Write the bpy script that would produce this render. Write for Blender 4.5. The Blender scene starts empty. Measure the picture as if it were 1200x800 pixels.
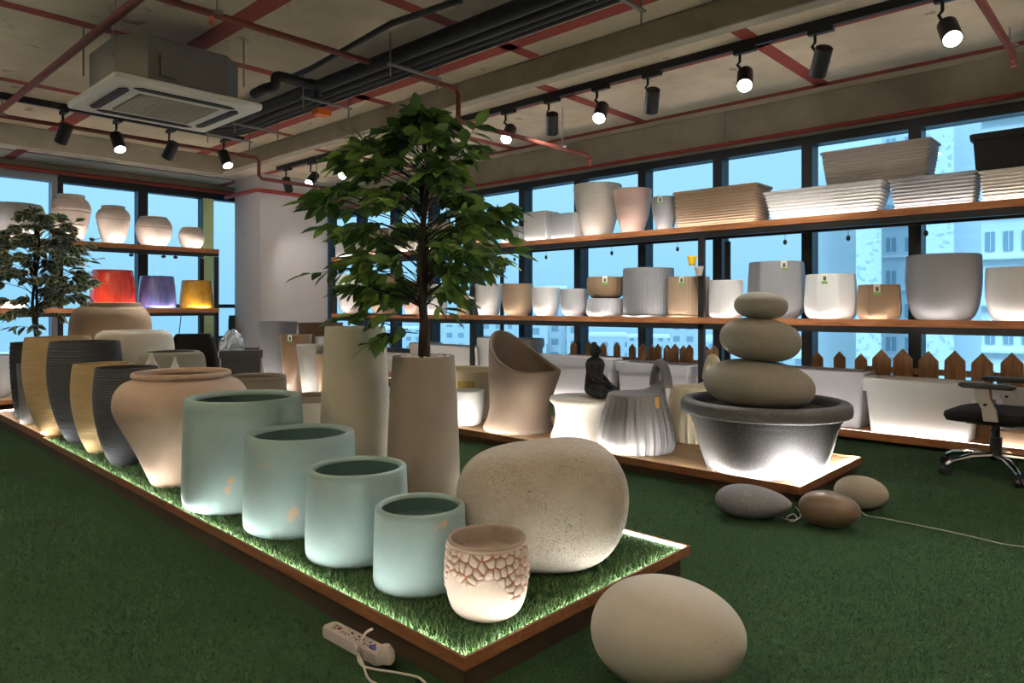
import bpy, math, random
import numpy as np
from mathutils import Vector, Matrix
random.seed(7); RNG = np.random.default_rng(7)
SC = bpy.context.scene
COL = SC.collection
PI = math.pi
rad = math.radians

# ------------------------------------------------------------------ camera model (level camera, 1.1 m high)
F, CX, CY, EYE = 825.0, 600.0, 360.0, 1.1
YAW = math.atan(885 / F)
SA, CA = math.sin(YAW), math.cos(YAW)
def ray(x, y):
    u = (x - CX) / F
    return (SA + u * CA, CA - u * SA, (CY - y) / F)
def at_z(x, y, z):
    d = ray(x, y); t = (z - EYE) / d[2]; return Vector((d[0]*t, d[1]*t, z))
def at_x(x, y, X):
    d = ray(x, y); t = X / d[0]; return Vector((X, d[1]*t, EYE + d[2]*t))
def at_y(x, y, Y):
    d = ray(x, y); t = Y / d[1]; return Vector((d[0]*t, Y, EYE + d[2]*t))
def ang(x): return math.atan((x - CX) / F)
def polar(a, D): return (D * math.sin(YAW + a), D * math.cos(YAW + a))
def zof(y, D, a): return EYE - (y - CY) / F * D * math.cos(a)
RIGHT = Vector((CA, -SA, 0)); AWAY = Vector((SA, CA, 0))

# ------------------------------------------------------------------ materials
def nm(m): m.use_nodes = True; return m.node_tree.nodes, m.node_tree.links
def mat(name, col, rough=0.6, metal=0.0, var=0.0, vscale=6.0, bump=0.0, bscale=60.0, spec=0.35, speck=None, speck_scale=120.0,
        speck_cut=0.62, stretch=(1, 1, 1), speck_mask=None, col2=None, coat=0.0, sub=0.0, trans=0.0):
    m = bpy.data.materials.new(name); N, L = nm(m)
    b = N['Principled BSDF']
    b.inputs['Roughness'].default_value = rough; b.inputs['Metallic'].default_value = metal
    b.inputs['Specular IOR Level'].default_value = spec
    b.inputs['Coat Weight'].default_value = coat
    c = (*col, 1)
    b.inputs['Base Color'].default_value = c
    tc = N.new('ShaderNodeTexCoord'); mp = N.new('ShaderNodeMapping'); L.new(tc.outputs['Object'], mp.inputs[0])
    mp.inputs['Scale'].default_value = stretch
    src = None
    if var > 0 or col2:
        n = N.new('ShaderNodeTexNoise'); n.inputs['Scale'].default_value = vscale; n.inputs['Detail'].default_value = 6
        n.inputs['Roughness'].default_value = 0.62
        L.new(mp.outputs[0], n.inputs['Vector'])
        r = N.new('ShaderNodeValToRGB'); r.color_ramp.elements[0].position = 0.32; r.color_ramp.elements[1].position = 0.7
        d = col2 or tuple(x * (1 - var) for x in col)
        r.color_ramp.elements[0].color = (*d, 1); r.color_ramp.elements[1].color = c
        L.new(n.outputs['Fac'], r.inputs[0]); src = r.outputs[0]
    if speck:
        n2 = N.new('ShaderNodeTexNoise'); n2.inputs['Scale'].default_value = speck_scale; n2.inputs['Detail'].default_value = 3
        L.new(mp.outputs[0], n2.inputs['Vector'])
        r2 = N.new('ShaderNodeValToRGB'); r2.color_ramp.elements[0].position = speck_cut; r2.color_ramp.elements[1].position = min(1, speck_cut + 0.06)
        L.new(n2.outputs['Fac'], r2.inputs[0])
        mx = N.new('ShaderNodeMix'); mx.data_type = 'RGBA'
        if speck_mask:
            n3 = N.new('ShaderNodeTexNoise'); n3.inputs['Scale'].default_value = speck_mask; n3.inputs['Detail'].default_value = 2; L.new(mp.outputs[0], n3.inputs['Vector'])
            r3 = N.new('ShaderNodeValToRGB'); r3.color_ramp.elements[0].position = 0.40; r3.color_ramp.elements[1].position = 0.62; L.new(n3.outputs['Fac'], r3.inputs[0])
            mm = N.new('ShaderNodeMath'); mm.operation = 'MULTIPLY'; L.new(r2.outputs[0], mm.inputs[0]); L.new(r3.outputs[0], mm.inputs[1]); L.new(mm.outputs[0], mx.inputs['Factor'])
        else: L.new(r2.outputs[0], mx.inputs['Factor'])
        if src: L.new(src, mx.inputs['A'])
        else: mx.inputs['A'].default_value = c
        mx.inputs['B'].default_value = (*speck, 1); src = mx.outputs['Result']
    if src: L.new(src, b.inputs['Base Color'])
    if bump > 0:
        nb = N.new('ShaderNodeTexNoise'); nb.inputs['Scale'].default_value = bscale; nb.inputs['Detail'].default_value = 4
        L.new(mp.outputs[0], nb.inputs['Vector'])
        bp = N.new('ShaderNodeBump'); bp.inputs['Strength'].default_value = bump; bp.inputs['Distance'].default_value = 0.01
        L.new(nb.outputs['Fac'], bp.inputs['Height']); L.new(bp.outputs[0], b.inputs['Normal'])
    return m
def emit(name, col, s):
    m = bpy.data.materials.new(name); N, L = nm(m); N.remove(N['Principled BSDF'])
    e = N.new('ShaderNodeEmission'); e.inputs[0].default_value = (*col, 1); e.inputs[1].default_value = s
    L.new(e.outputs[0], N['Material Output'].inputs[0]); return m
def leafmat(name, c1, c2, c3, trans=0.35, edge=None):
    m = bpy.data.materials.new(name); N, L = nm(m); b = N['Principled BSDF']
    g = N.new('ShaderNodeNewGeometry'); r = N.new('ShaderNodeValToRGB')
    r.color_ramp.elements[0].color = (*c1, 1); r.color_ramp.elements[1].color = (*c3, 1)
    e = r.color_ramp.elements.new(0.55); e.color = (*c2, 1)
    L.new(g.outputs['Random Per Island'], r.inputs[0])
    src = r.outputs[0]
    if edge:
        at = N.new('ShaderNodeAttribute'); at.attribute_name = 'edge'
        mx = N.new('ShaderNodeMix'); mx.data_type = 'RGBA'
        cr = N.new('ShaderNodeValToRGB'); cr.color_ramp.elements[0].position = 0.55; cr.color_ramp.elements[1].position = 0.8
        L.new(at.outputs['Fac'], cr.inputs[0]); L.new(cr.outputs[0], mx.inputs['Factor'])
        L.new(src, mx.inputs['A']); mx.inputs['B'].default_value = (*edge, 1); src = mx.outputs['Result']
    L.new(src, b.inputs['Base Color'])
    b.inputs['Roughness'].default_value = 0.45; b.inputs['Specular IOR Level'].default_value = 0.4
    t = N.new('ShaderNodeBsdfTranslucent'); L.new(src, t.inputs[0])
    ms = N.new('ShaderNodeMixShader'); ms.inputs[0].default_value = trans
    L.new(b.outputs[0], ms.inputs[1]); L.new(t.outputs[0], ms.inputs[2]); L.new(ms.outputs[0], N['Material Output'].inputs[0])
    return m
def woodmat(name, c1, c2, stretch, rough=0.5):
    return mat(name, c1, rough=rough, col2=c2, vscale=3.0, stretch=stretch, bump=0.08, bscale=8, spec=0.3)
M = {}
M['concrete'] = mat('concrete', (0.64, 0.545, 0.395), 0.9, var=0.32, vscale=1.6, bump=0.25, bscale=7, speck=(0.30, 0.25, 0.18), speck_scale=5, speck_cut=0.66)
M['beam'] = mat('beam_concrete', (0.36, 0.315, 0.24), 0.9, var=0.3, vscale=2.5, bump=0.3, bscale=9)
M['red_paint'] = mat('red_paint', (0.30, 0.055, 0.042), 0.8, var=0.2, vscale=5)
M['red_pipe'] = mat('red_pipe', (0.33, 0.045, 0.03), 0.4, var=0.15, vscale=8)
M['brown_pipe'] = mat('brown_pipe', (0.20, 0.055, 0.04), 0.65, var=0.15, vscale=8)
M['black'] = mat('black_metal', (0.012, 0.012, 0.013), 0.45)
M['frame'] = mat('window_frame_dark', (0.013, 0.016, 0.02), 0.4)
M['frame_grey'] = mat('window_frame_grey', (0.30, 0.33, 0.36), 0.4)
M['frame_green'] = mat('window_frame_green', (0.80, 0.88, 0.40), 0.5)
M['rubber'] = mat('black_foam', (0.014, 0.015, 0.016), 0.7, bump=0.2, bscale=40)
M['galv'] = mat('galvanised_steel', (0.22, 0.21, 0.20), 0.6, metal=0.3)
M['duct'] = mat('casing_steel', (0.17, 0.17, 0.155), 0.5, metal=0.3, var=0.1)
M['ac_white'] = mat('panel_white', (0.84, 0.81, 0.76), 0.5)
M['ac_grille'] = mat('grille_beige', (0.46, 0.42, 0.35), 0.6)
M['orange'] = mat('orange_plastic', (0.8, 0.16, 0.02), 0.5)
M['plaster'] = mat('column_plaster', (0.50, 0.47, 0.46), 0.85, var=0.05, bump=0.05)
M['wall'] = mat('wall_paint', (0.5, 0.47, 0.42), 0.85, var=0.06)
M['trim_wood'] = woodmat('platform_trim_wood', (0.20, 0.088, 0.036), (0.11, 0.042, 0.016), (12, 1.2, 12))
M['wood_y'] = woodmat('shelf_wood_lit', (0.52, 0.22, 0.09), (0.28, 0.10, 0.035), (12, 1.2, 12))  # lightened copy of the trim wood; spotlight brightness is put into the colour
M['wood_x'] = woodmat('shelf_wood_lit_cross', (0.52, 0.22, 0.09), (0.28, 0.10, 0.035), (1.2, 12, 12))
M['ply'] = woodmat('platform_board', (0.50, 0.34, 0.19), (0.40, 0.25, 0.13), (8, 1.0, 8), 0.55)
M['plinth'] = mat('plinth_wood_dark', (0.035, 0.02, 0.011), 0.7, var=0.3, stretch=(4, 1, 4))
M['picket'] = woodmat('picket_wood', (0.38, 0.20, 0.085), (0.20, 0.09, 0.038), (10, 10, 1.5), 0.6)
M['led'] = emit('led_warm_white', (1.0, 0.97, 0.88), 32.0)
M['led_bright'] = emit('led_bright_white', (1.0, 0.98, 0.95), 760.0)
M['led_mid'] = emit('led_mid_white', (1.0, 0.98, 0.93), 95.0)
M['led_back'] = emit('led_back_shelf', (1.0, 0.97, 0.92), 40.0)
M['led_shelf'] = emit('led_shelf_white', (1.0, 0.97, 0.92), 16.0)
M['fill_glow'] = emit('fill_bowl_glow', (1.0, 0.97, 0.90), 335.0)  # glow of the added bowls out of view
M['lens'] = emit('lamp_lens', (1.0, 0.97, 0.92), 60.0)
M['grass'] = leafmat('turf_green', (0.026, 0.064, 0.027), (0.036, 0.088, 0.037), (0.056, 0.115, 0.050), 0.25)
M['turf_base'] = mat('turf_backing', (0.034, 0.083, 0.035), 0.95, var=0.55, vscale=130, bump=1.0, bscale=220, spec=0.1)
M['grass_light'] = leafmat('turf_bright_green', (0.040, 0.090, 0.028), (0.062, 0.13, 0.040), (0.10, 0.18, 0.060), 0.3)
M['leaf'] = leafmat('ficus_leaf', (0.036, 0.082, 0.022), (0.075, 0.16, 0.038), (0.24, 0.39, 0.075), 0.42)
M['leaf_var'] = leafmat('variegated_leaf', (0.02, 0.045, 0.022), (0.04, 0.08, 0.036), (0.08, 0.15, 0.055), 0.25, edge=(0.42, 0.45, 0.34))
M['bark'] = mat('bark', (0.032, 0.024, 0.018), 0.9, var=0.5, vscale=20, bump=0.6, bscale=40)
M['pebbles'] = mat('white_chips', (0.75, 0.74, 0.71), 0.7, var=0.15)
M['soil'] = mat('dark_soil', (0.02, 0.018, 0.016), 0.95, bump=0.5)
# pots
def stone(name, c, **k):
    d = dict(rough=0.75, var=0.10, vscale=7, bump=0.12, bscale=70, spec=0.25); d.update(k); return mat(name, c, **d)
M['teal'] = mat('patina_teal', (0.27, 0.375, 0.375), 0.7, col2=(0.215, 0.315, 0.325), vscale=3, bump=0.12, bscale=60, speck=(0.50, 0.33, 0.20), speck_scale=8, speck_cut=0.675, spec=0.25)
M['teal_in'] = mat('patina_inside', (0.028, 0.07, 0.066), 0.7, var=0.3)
M['terracotta'] = stone('blush_stone', (0.54, 0.41, 0.325), var=0.16, speck=(0.38, 0.25, 0.18), speck_scale=35, speck_cut=0.70)
M['tan_jar'] = stone('tan_stone', (0.42, 0.30, 0.20), var=0.14)
M['tan_rib'] = stone('tan_ribbed', (0.43, 0.315, 0.165), var=0.18, stretch=(1, 1, 8))
M['dark_rib'] = stone('charcoal_ribbed', (0.036, 0.039, 0.047), var=0.22, stretch=(1, 1, 8))
M['black_pot'] = stone('black_woven', (0.016, 0.016, 0.019))
M['cream'] = stone('cream_stone', (0.50, 0.48, 0.40), var=0.06)
M['taupe'] = stone('taupe_stone', (0.20, 0.172, 0.138), var=0.08)
M['rock'] = mat('boulder_stone', (0.43, 0.405, 0.36), 0.85, col2=(0.31, 0.275, 0.235), vscale=4, bump=0.5, bscale=45, speck=(0.15, 0.125, 0.10), speck_scale=230, speck_cut=0.56, spec=0.2, speck_mask=5)
M['egg'] = stone('egg_stone', (0.41, 0.395, 0.36), var=0.07)
M['stack'] = stone('stack_stone', (0.29, 0.275, 0.24), var=0.10, speck=(0.21, 0.195, 0.165), speck_scale=90, speck_cut=0.6)
M['grey_st'] = stone('grey_stone', (0.155, 0.165, 0.185), speck=(0.28, 0.29, 0.31), speck_scale=90, speck_cut=0.62)
M['brown_st'] = mat('brown_polished', (0.135, 0.095, 0.065), 0.32, var=0.15, spec=0.5)
M['pale_st'] = stone('pale_stone', (0.40, 0.375, 0.32))
M['white'] = stone('white_plastic', (0.68, 0.68, 0.67), rough=0.55, var=0.04)
M['warm'] = stone('warm_white', (0.62, 0.585, 0.52), rough=0.6, var=0.05)
M['pale'] = stone('pale_grey', (0.40, 0.405, 0.42), rough=0.6, var=0.06)
M['grey'] = stone('mid_grey', (0.27, 0.275, 0.29), rough=0.6, var=0.08)
M['dgrey'] = stone('dark_grey', (0.072, 0.074, 0.078), rough=0.6, speck=(0.14, 0.14, 0.145), speck_scale=160, speck_cut=0.55)
M['tan'] = stone('tan_plastic', (0.38, 0.275, 0.185), rough=0.6, var=0.07)
M['brown'] = stone('brown_plastic', (0.27, 0.18, 0.11), rough=0.6, var=0.08)
M['pink'] = stone('pink_plastic', (0.60, 0.43, 0.37), rough=0.6, var=0.05)
M['taupe_pl'] = stone('taupe_plastic', (0.42, 0.375, 0.335), rough=0.6, var=0.05)
M['blackpl'] = stone('black_plastic', (0.010, 0.0105, 0.011), rough=0.5, var=0.2, vscale=20)
M['yellow'] = mat('pale_yellow', (0.58, 0.52, 0.36), 0.6, var=0.06)
M['gold'] = mat('golden_weave', (0.45, 0.33, 0.08), 0.6, var=0.3, stretch=(20, 20, 2))
M['red_gl'] = mat('red_glaze', (0.75, 0.075, 0.03), 0.22, col2=(0.55, 0.022, 0.012), vscale=9, stretch=(3, 3, 0.25), spec=0.5, coat=0.3)
M['blue_gl'] = mat('blue_glaze', (0.16, 0.17, 0.42), 0.2, col2=(0.05, 0.055, 0.20), vscale=9, stretch=(3, 3, 0.25), spec=0.5, coat=0.3)
M['yel_gl'] = mat('amber_glaze', (0.66, 0.36, 0.03), 0.22, col2=(0.45, 0.22, 0.015), vscale=12, stretch=(2, 2, 0.8), spec=0.5, coat=0.3)
M['jar'] = mat('weathered_jar', (0.60, 0.535, 0.48), 0.8, col2=(0.45, 0.38, 0.325), vscale=5, bump=0.2, bscale=50)
M['brown_seat'] = stone('seat_brown', (0.15, 0.115, 0.085), rough=0.6, var=0.06)
M['olive'] = stone('olive_grey', (0.22, 0.22, 0.18), var=0.15)
M['statue'] = mat('statue_black', (0.006, 0.006, 0.0065), 0.7, bump=0.1)
M['chrome'] = mat('chrome', (0.75, 0.75, 0.76), 0.12, metal=1.0)
M['fabric'] = mat('black_fabric', (0.0035, 0.0035, 0.004), 0.9, bump=0.2, bscale=200)
M['arm_white'] = mat('arm_white', (0.50, 0.49, 0.47), 0.5)
M['strip'] = mat('strip_white', (0.62, 0.56, 0.56), 0.45)
M['socket'] = mat('socket_dark', (0.10, 0.035, 0.03), 0.5)
M['cable'] = mat('cable_white', (0.66, 0.62, 0.58), 0.5)
M['blueband'] = mat('blue_tie', (0.03, 0.05, 0.3), 0.5)
M['paper'] = mat('tag_paper', (0.72, 0.72, 0.60), 0.6)
M['tag_green'] = mat('tag_green', (0.16, 0.34, 0.07), 0.6)
M['tag_dark'] = mat('tag_picture', (0.10, 0.08, 0.05), 0.6)
M['bright_yellow'] = mat('bright_yellow', (0.85, 0.55, 0.02), 0.45)
M['plastic_film'] = mat('plastic_film', (0.55, 0.62, 0.68), 0.25, spec=0.6, var=0.3, vscale=12)
M['green_cloth'] = mat('green_cloth', (0.02, 0.05, 0.035), 0.9)
M['facade'] = mat('facade_pale', (0.88, 0.90, 0.90), 0.9, var=0.05, vscale=0.2)
M['facade_grey'] = mat('facade_grey', (0.70, 0.76, 0.80), 0.9, var=0.05, vscale=0.2)
M['facade_dots'] = mat('facade_speckled', (0.84, 0.88, 0.89), 0.9, speck=(0.55, 0.64, 0.68), speck_scale=3.5, speck_cut=0.55)
M['facade_glass'] = mat('facade_glass', (0.30, 0.40, 0.47), 0.3)
M['haze_ground'] = mat('city_ground', (0.30, 0.36, 0.38), 0.95, var=0.4, vscale=0.02)
def glassmat():
    m = bpy.data.materials.new('blue_tinted_glass'); N, L = nm(m); N.remove(N['Principled BSDF'])
    t = N.new('ShaderNodeBsdfTransparent'); t.inputs[0].default_value = (0.43, 0.585, 0.68, 1)
    g = N.new('ShaderNodeBsdfGlossy'); g.inputs['Roughness'].default_value = 0.02; g.inputs[0].default_value = (0.8, 0.9, 1, 1)
    lw = N.new('ShaderNodeLayerWeight'); lw.inputs[0].default_value = 0.5
    pw = N.new('ShaderNodeMath'); pw.operation = 'POWER'; L.new(lw.outputs['Facing'], pw.inputs[0]); pw.inputs[1].default_value = 5
    ma = N.new('ShaderNodeMath'); ma.operation = 'MULTIPLY_ADD'; L.new(pw.outputs[0], ma.inputs[0]); ma.inputs[1].default_value = 0.55; ma.inputs[2].default_value = 0.02
    ms = N.new('ShaderNodeMixShader'); L.new(ma.outputs[0], ms.inputs[0]); L.new(t.outputs[0], ms.inputs[1]); L.new(g.outputs[0], ms.inputs[2])
    L.new(ms.outputs[0], N['Material Output'].inputs[0]); return m
M['glass'] = glassmat()
def facademat():
    m = bpy.data.materials.new('facade_windows'); N, L = nm(m); b = N['Principled BSDF']; b.inputs['Roughness'].default_value = 0.8
    tc = N.new('ShaderNodeTexCoord'); sx = N.new('ShaderNodeSeparateXYZ'); L.new(tc.outputs['Object'], sx.inputs[0])
    cb = N.new('ShaderNodeCombineXYZ'); ad = N.new('ShaderNodeMath'); L.new(sx.outputs[0], ad.inputs[0]); L.new(sx.outputs[1], ad.inputs[1])
    L.new(ad.outputs[0], cb.inputs[0]); L.new(sx.outputs[2], cb.inputs[1])
    br = N.new('ShaderNodeTexBrick'); L.new(cb.outputs[0], br.inputs[0])
    br.offset = 0; br.inputs['Scale'].default_value = 1.0; br.inputs['Brick Width'].default_value = 3.4; br.inputs['Row Height'].default_value = 3.2
    br.inputs['Mortar Size'].default_value = 0.9; br.inputs['Color1'].default_value = (0.25, 0.33, 0.38, 1); br.inputs['Color2'].default_value = (0.3, 0.38, 0.43, 1)
    br.inputs['Mortar'].default_value = (0.58, 0.63, 0.66, 1); L.new(br.outputs[0], b.inputs['Base Color']); return m
M['facade_win'] = facademat()

# ------------------------------------------------------------------ object helpers
def mesh_obj(name, verts, faces, m, parent=None, loc=(0, 0, 0), smooth=True, sharp=None):
    me = bpy.data.meshes.new(name)
    me.from_pydata([tuple(v) for v in verts], [], faces)
    ms = m if isinstance(m, (list, tuple)) else [m]
    for x in ms: me.materials.append(x)
    if smooth:
        me.polygons.foreach_set('use_smooth', [True] * len(me.polygons))
        if sharp is not None: me.set_sharp_from_angle(angle=rad(sharp))
    me.update()
    o = bpy.data.objects.new(name, me); COL.objects.link(o)
    o.location = loc
    if parent: o.parent = parent
    return o
def tag(o, label, cat, group=None, kind=None):
    o['label'] = label; o['category'] = cat
    if group: o['group'] = group
    if kind: o['kind'] = kind
    return o
def thing(name, label, cat, loc=(0, 0, 0), rz=0, group=None):
    o = bpy.data.objects.new(name, None); COL.objects.link(o); o.location = loc; o.rotation_euler = (0, 0, rz)
    o.empty_display_size = 0.1
    return tag(o, label, cat, group)
def dup(root, loc, rz=None, label=None):
    r = root.copy(); COL.objects.link(r); r.location = loc
    if rz is not None: r.rotation_euler = (0, 0, rz)
    if label: r['label'] = label
    for ch in list(root.children):
        c = ch.copy(); COL.objects.link(c); c.parent = r
        for g in list(ch.children):
            d = g.copy(); COL.objects.link(d); d.parent = c
    return r
class MB:
    """collects shapes for one mesh"""
    def __init__(s): s.v = []; s.f = []; s.mi = []
    def add(s, v, f, mi=0):
        n = len(s.v); s.v += [tuple(x) for x in v]; s.f += [tuple(i + n for i in q) for q in f]; s.mi += [mi] * len(f)
    def box(s, a, b, mi=0, R=None):
        x0, y0, z0 = a; x1, y1, z1 = b
        v = [(x0,y0,z0),(x1,y0,z0),(x1,y1,z0),(x0,y1,z0),(x0,y0,z1),(x1,y0,z1),(x1,y1,z1),(x0,y1,z1)]
        if R is not None: v = [R @ Vector(p) for p in v]
        s.add(v, [(3,2,1,0),(4,5,6,7),(0,1,5,4),(1,2,6,5),(2,3,7,6),(3,0,4,7)], mi)
    def prism(s, poly, z0, z1, mi=0):
        n = len(poly)
        s.add([(x, y, z0) for x, y in poly] + [(x, y, z1) for x, y in poly],
              [tuple(range(n - 1, -1, -1)), tuple(range(n, 2*n))] + [(i, (i+1) % n, n + (i+1) % n, n + i) for i in range(n)], mi)
    def tube(s, pts, r, n=10, cap=True, mi=0):
        pts = [Vector(p) for p in pts]; rs = r if isinstance(r, (list, tuple)) else [r] * len(pts)
        V = []; up = None
        for i, p in enumerate(pts):
            d = (pts[min(i+1, len(pts)-1)] - pts[max(i-1, 0)]).normalized()
            if up is None:
                up = Vector((0, 0, 1)) if abs(d.z) < 0.9 else Vector((1, 0, 0))
            a = d.cross(up)
            if a.length < 1e-5: a = d.cross(Vector((1, 0, 0)))
            a.normalize(); b = a.cross(d).normalized(); up = b
            for k in range(n):
                t = 2*PI*k/n; V.append(p + (a*math.cos(t) + b*math.sin(t)) * rs[i])
        Fc = [(i*n + k, i*n + (k+1) % n, (i+1)*n + (k+1) % n, (i+1)*n + k) for i in range(len(pts)-1) for k in range(n)]
        if cap: Fc += [tuple(range(n-1, -1, -1)), tuple((len(pts)-1)*n + k for k in range(n))]
        s.add(V, Fc, mi)
    def cyl(s, p0, p1, r, n=20, mi=0): s.tube([p0, p1], r, n, True, mi)
    def loft(s, secs, cap0=True, cap1=True, mi=0):
        n = len(secs[0]); V = [p for q in secs for p in q]
        Fc = [(i*n + k, i*n + (k+1) % n, (i+1)*n + (k+1) % n, (i+1)*n + k) for i in range(len(secs)-1) for k in range(n)]
        if cap0: Fc.append(tuple(range(n-1, -1, -1)))
        if cap1: Fc.append(tuple((len(secs)-1)*n + k for k in range(n)))
        s.add(V, Fc, mi)
    def ell(s, c, r, n=24, m=14, R=None, mi=0):
        V = []; c = Vector(c)
        for i in range(m + 1):
            p = PI * i / m
            for k in range(n):
                t = 2*PI*k/n; q = Vector((r[0]*math.sin(p)*math.cos(t), r[1]*math.sin(p)*math.sin(t), -r[2]*math.cos(p)))
                if R is not None: q = R @ q
                V.append(c + q)
        Fc = [(i*n + k, i*n + (k+1) % n, (i+1)*n + (k+1) % n, (i+1)*n + k) for i in range(m) for k in range(n)]
        s.add(V, Fc, mi)
    def build(s, name, m, parent=None, loc=(0, 0, 0), smooth=True, sharp=35, bevel=0):
        o = mesh_obj(name, s.v, s.f, m, parent, loc, smooth, sharp if smooth else None)
        if any(s.mi): o.data.polygons.foreach_set('material_index', s.mi)
        if bevel:
            b = o.modifiers.new('bevel', 'BEVEL'); b.width = bevel; b.segments = 2; b.limit_method = 'ANGLE'
        return o
def struct(o): o['kind'] = 'structure'; return o

def cat_rom(pts, m):
    if m <= 1: return [tuple(p) for p in pts]
    P = [pts[0]] + list(pts) + [pts[-1]]; out = []
    for i in range(1, len(P) - 2):
        for j in range(m):
            t = j / m
            out.append(tuple(0.5 * ((2*P[i][k]) + (-P[i-1][k] + P[i+1][k])*t + (2*P[i-1][k] - 5*P[i][k] + 4*P[i+1][k] - P[i+2][k])*t*t
                       + (-P[i-1][k] + 3*P[i][k] - 3*P[i+1][k] + P[i+2][k])*t**3) for k in range(len(P[i]))))
    out.append(tuple(pts[-1])); return out
def dens(pr, n):
    """resample a profile to n steps of equal length"""
    L = [0]
    for a, b in zip(pr, pr[1:]): L.append(L[-1] + math.hypot(a[0]-b[0], a[1]-b[1]))
    out = []; j = 0
    for i in range(n + 1):
        s = L[-1] * i / n
        while j < len(L) - 2 and L[j+1] < s: j += 1
        t = (s - L[j]) / max(1e-9, L[j+1] - L[j])
        out.append((pr[j][0] + (pr[j+1][0]-pr[j][0])*t, pr[j][1] + (pr[j+1][1]-pr[j][1])*t))
    return out
def shell(pr, wall, depth, n=64, mod=None, modin=False, closed=False):
    """pot body from an outer profile [(r, z)...] bottom to top; wall and inside depth in metres"""
    mb = MB(); secs = []
    def sec(r, z, use):
        q = []
        for k in range(n):
            t = 2*PI*k/n; rr = r * (mod(t, z) if (use and mod) else 1.0)
            q.append((rr*math.cos(t), rr*math.sin(t), z))
        return q
    for r, z in pr: secs.append(sec(r, z, True))
    rt, zt = pr[-1]
    if not closed:
        w = wall
        secs.append(sec(rt - w*0.22, zt + w*0.22, modin)); secs.append(sec(rt - w*0.78, zt + w*0.22, modin)); secs.append(sec(rt - w, zt, modin))
        zb = max(zt - depth, pr[0][1] + 0.02)
        hs = [p for p in pr if p[1] < zt - 1e-4 and p[1] > zb][::-1]
        for r, z in hs[::max(1, len(hs)//8)]: secs.append(sec(max(r - w, 0.01), z, modin))
        rb = next((r for r, z in pr if z >= zb), rt)
        secs.append(sec(max(rb - w, 0.008), zb, False))
    mb.loft(secs, True, True)
    return mb

SHAPES = {
    'taper':   ([(0.0,0),(0.60,0),(0.64,0.015),(0.83,0.5),(1.0,1.0)], 1),
    'vase':    ([(0.50,0),(0.55,0.02),(0.68,0.2),(0.84,0.45),(0.95,0.72),(1.0,1.0)], 5),
    'tub':     ([(0.78,0),(0.82,0.02),(0.90,0.5),(1.0,0.97),(1.0,1.0)], 3),
    'cyl':     ([(0.90,0),(0.955,0.015),(0.985,0.06),(1.0,0.15),(1.0,0.6),(0.985,1.0)], 4),
    'bell':    ([(0.62,0),(0.80,0.03),(0.94,0.12),(1.0,0.28),(0.985,0.55),(0.93,1.0)], 4),
    'round':   ([(0.55,0),(0.70,0.02),(0.86,0.14),(0.97,0.40),(1.0,0.70),(0.985,1.0)], 4),
    'bowl':    ([(0.45,0),(0.62,0.05),(0.82,0.25),(0.95,0.55),(1.0,0.85),(0.99,1.0)], 4),
    'jar':     ([(0.50,0),(0.56,0.02),(0.78,0.28),(0.97,0.62),(1.0,0.74),(0.90,0.86),(0.72,0.925),(0.68,0.955),(0.70,1.0)], 5),
    'jarwide': ([(0.55,0),(0.62,0.02),(0.86,0.25),(1.0,0.55),(0.985,0.74),(0.86,0.90),(0.74,0.96),(0.76,1.0)], 5),
    'amphora': ([(0.40,0),(0.45,0.01),(0.66,0.28),(0.90,0.55),(0.985,0.66),(1.0,0.74),(0.97,0.83),(0.87,0.905),(0.75,0.94),(0.705,0.952),(0.70,0.97),(0.72,1.0)], 6),
    'barrel':  ([(0.44,0),(0.48,0.01),(0.74,0.20),(0.93,0.45),(1.0,0.66),(0.985,0.85),(0.93,1.0)], 6),
    'cone':    ([(0.96,0),(1.0,0.012),(0.985,0.3),(0.95,0.55),(0.90,0.8),(0.845,1.0)], 3),
    'tall':    ([(0.62,0),(0.65,0.01),(0.82,0.5),(0.97,0.95),(1.0,1.0)], 3),
    'spool':   ([(0.93,0),(0.97,0.02),(0.95,0.10),(0.86,0.30),(0.82,0.55),(0.87,0.80),(0.99,0.90),(1.0,0.95),(0.97,0.99),(0.90,1.0)], 5),
    'shoulder':([(0.60,0),(0.66,0.02),(0.82,0.25),(0.95,0.55),(1.0,0.8),(0.99,0.90),(0.93,0.975),(0.80,1.0)], 5),
}
def facing(x, y): return math.atan2(-y, -x)
def put_tag(root, r, z, phi, w=0.05, h=0.085):
    """paper plant tag hung over a rim"""
    c = Vector((math.cos(phi), math.sin(phi), 0)); t = Vector((-math.sin(phi), math.cos(phi), 0))
    R = Matrix((t, c, Vector((0, 0, 1)))).transposed()
    o = Vector((0, 0, z)) + c * (r + 0.004)
    mb = MB(); mb.box((-w/2, 0, -h), (w/2, 0.003, 0.006), R=R)
    p = mb.build('tag', M['paper'], root, o, smooth=False)
    m2 = MB(); m2.box((-w/2, 0.003, -h), (w/2, 0.0045, -h*0.72), 0, R); m2.box((-w*0.2, 0.003, -h*0.66), (w*0.28, 0.0045, -h*0.22), 1, R)
    m2.build('tag_print', [M['tag_green'], M['tag_dark']], p, (0, 0, 0), smooth=False)
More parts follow.
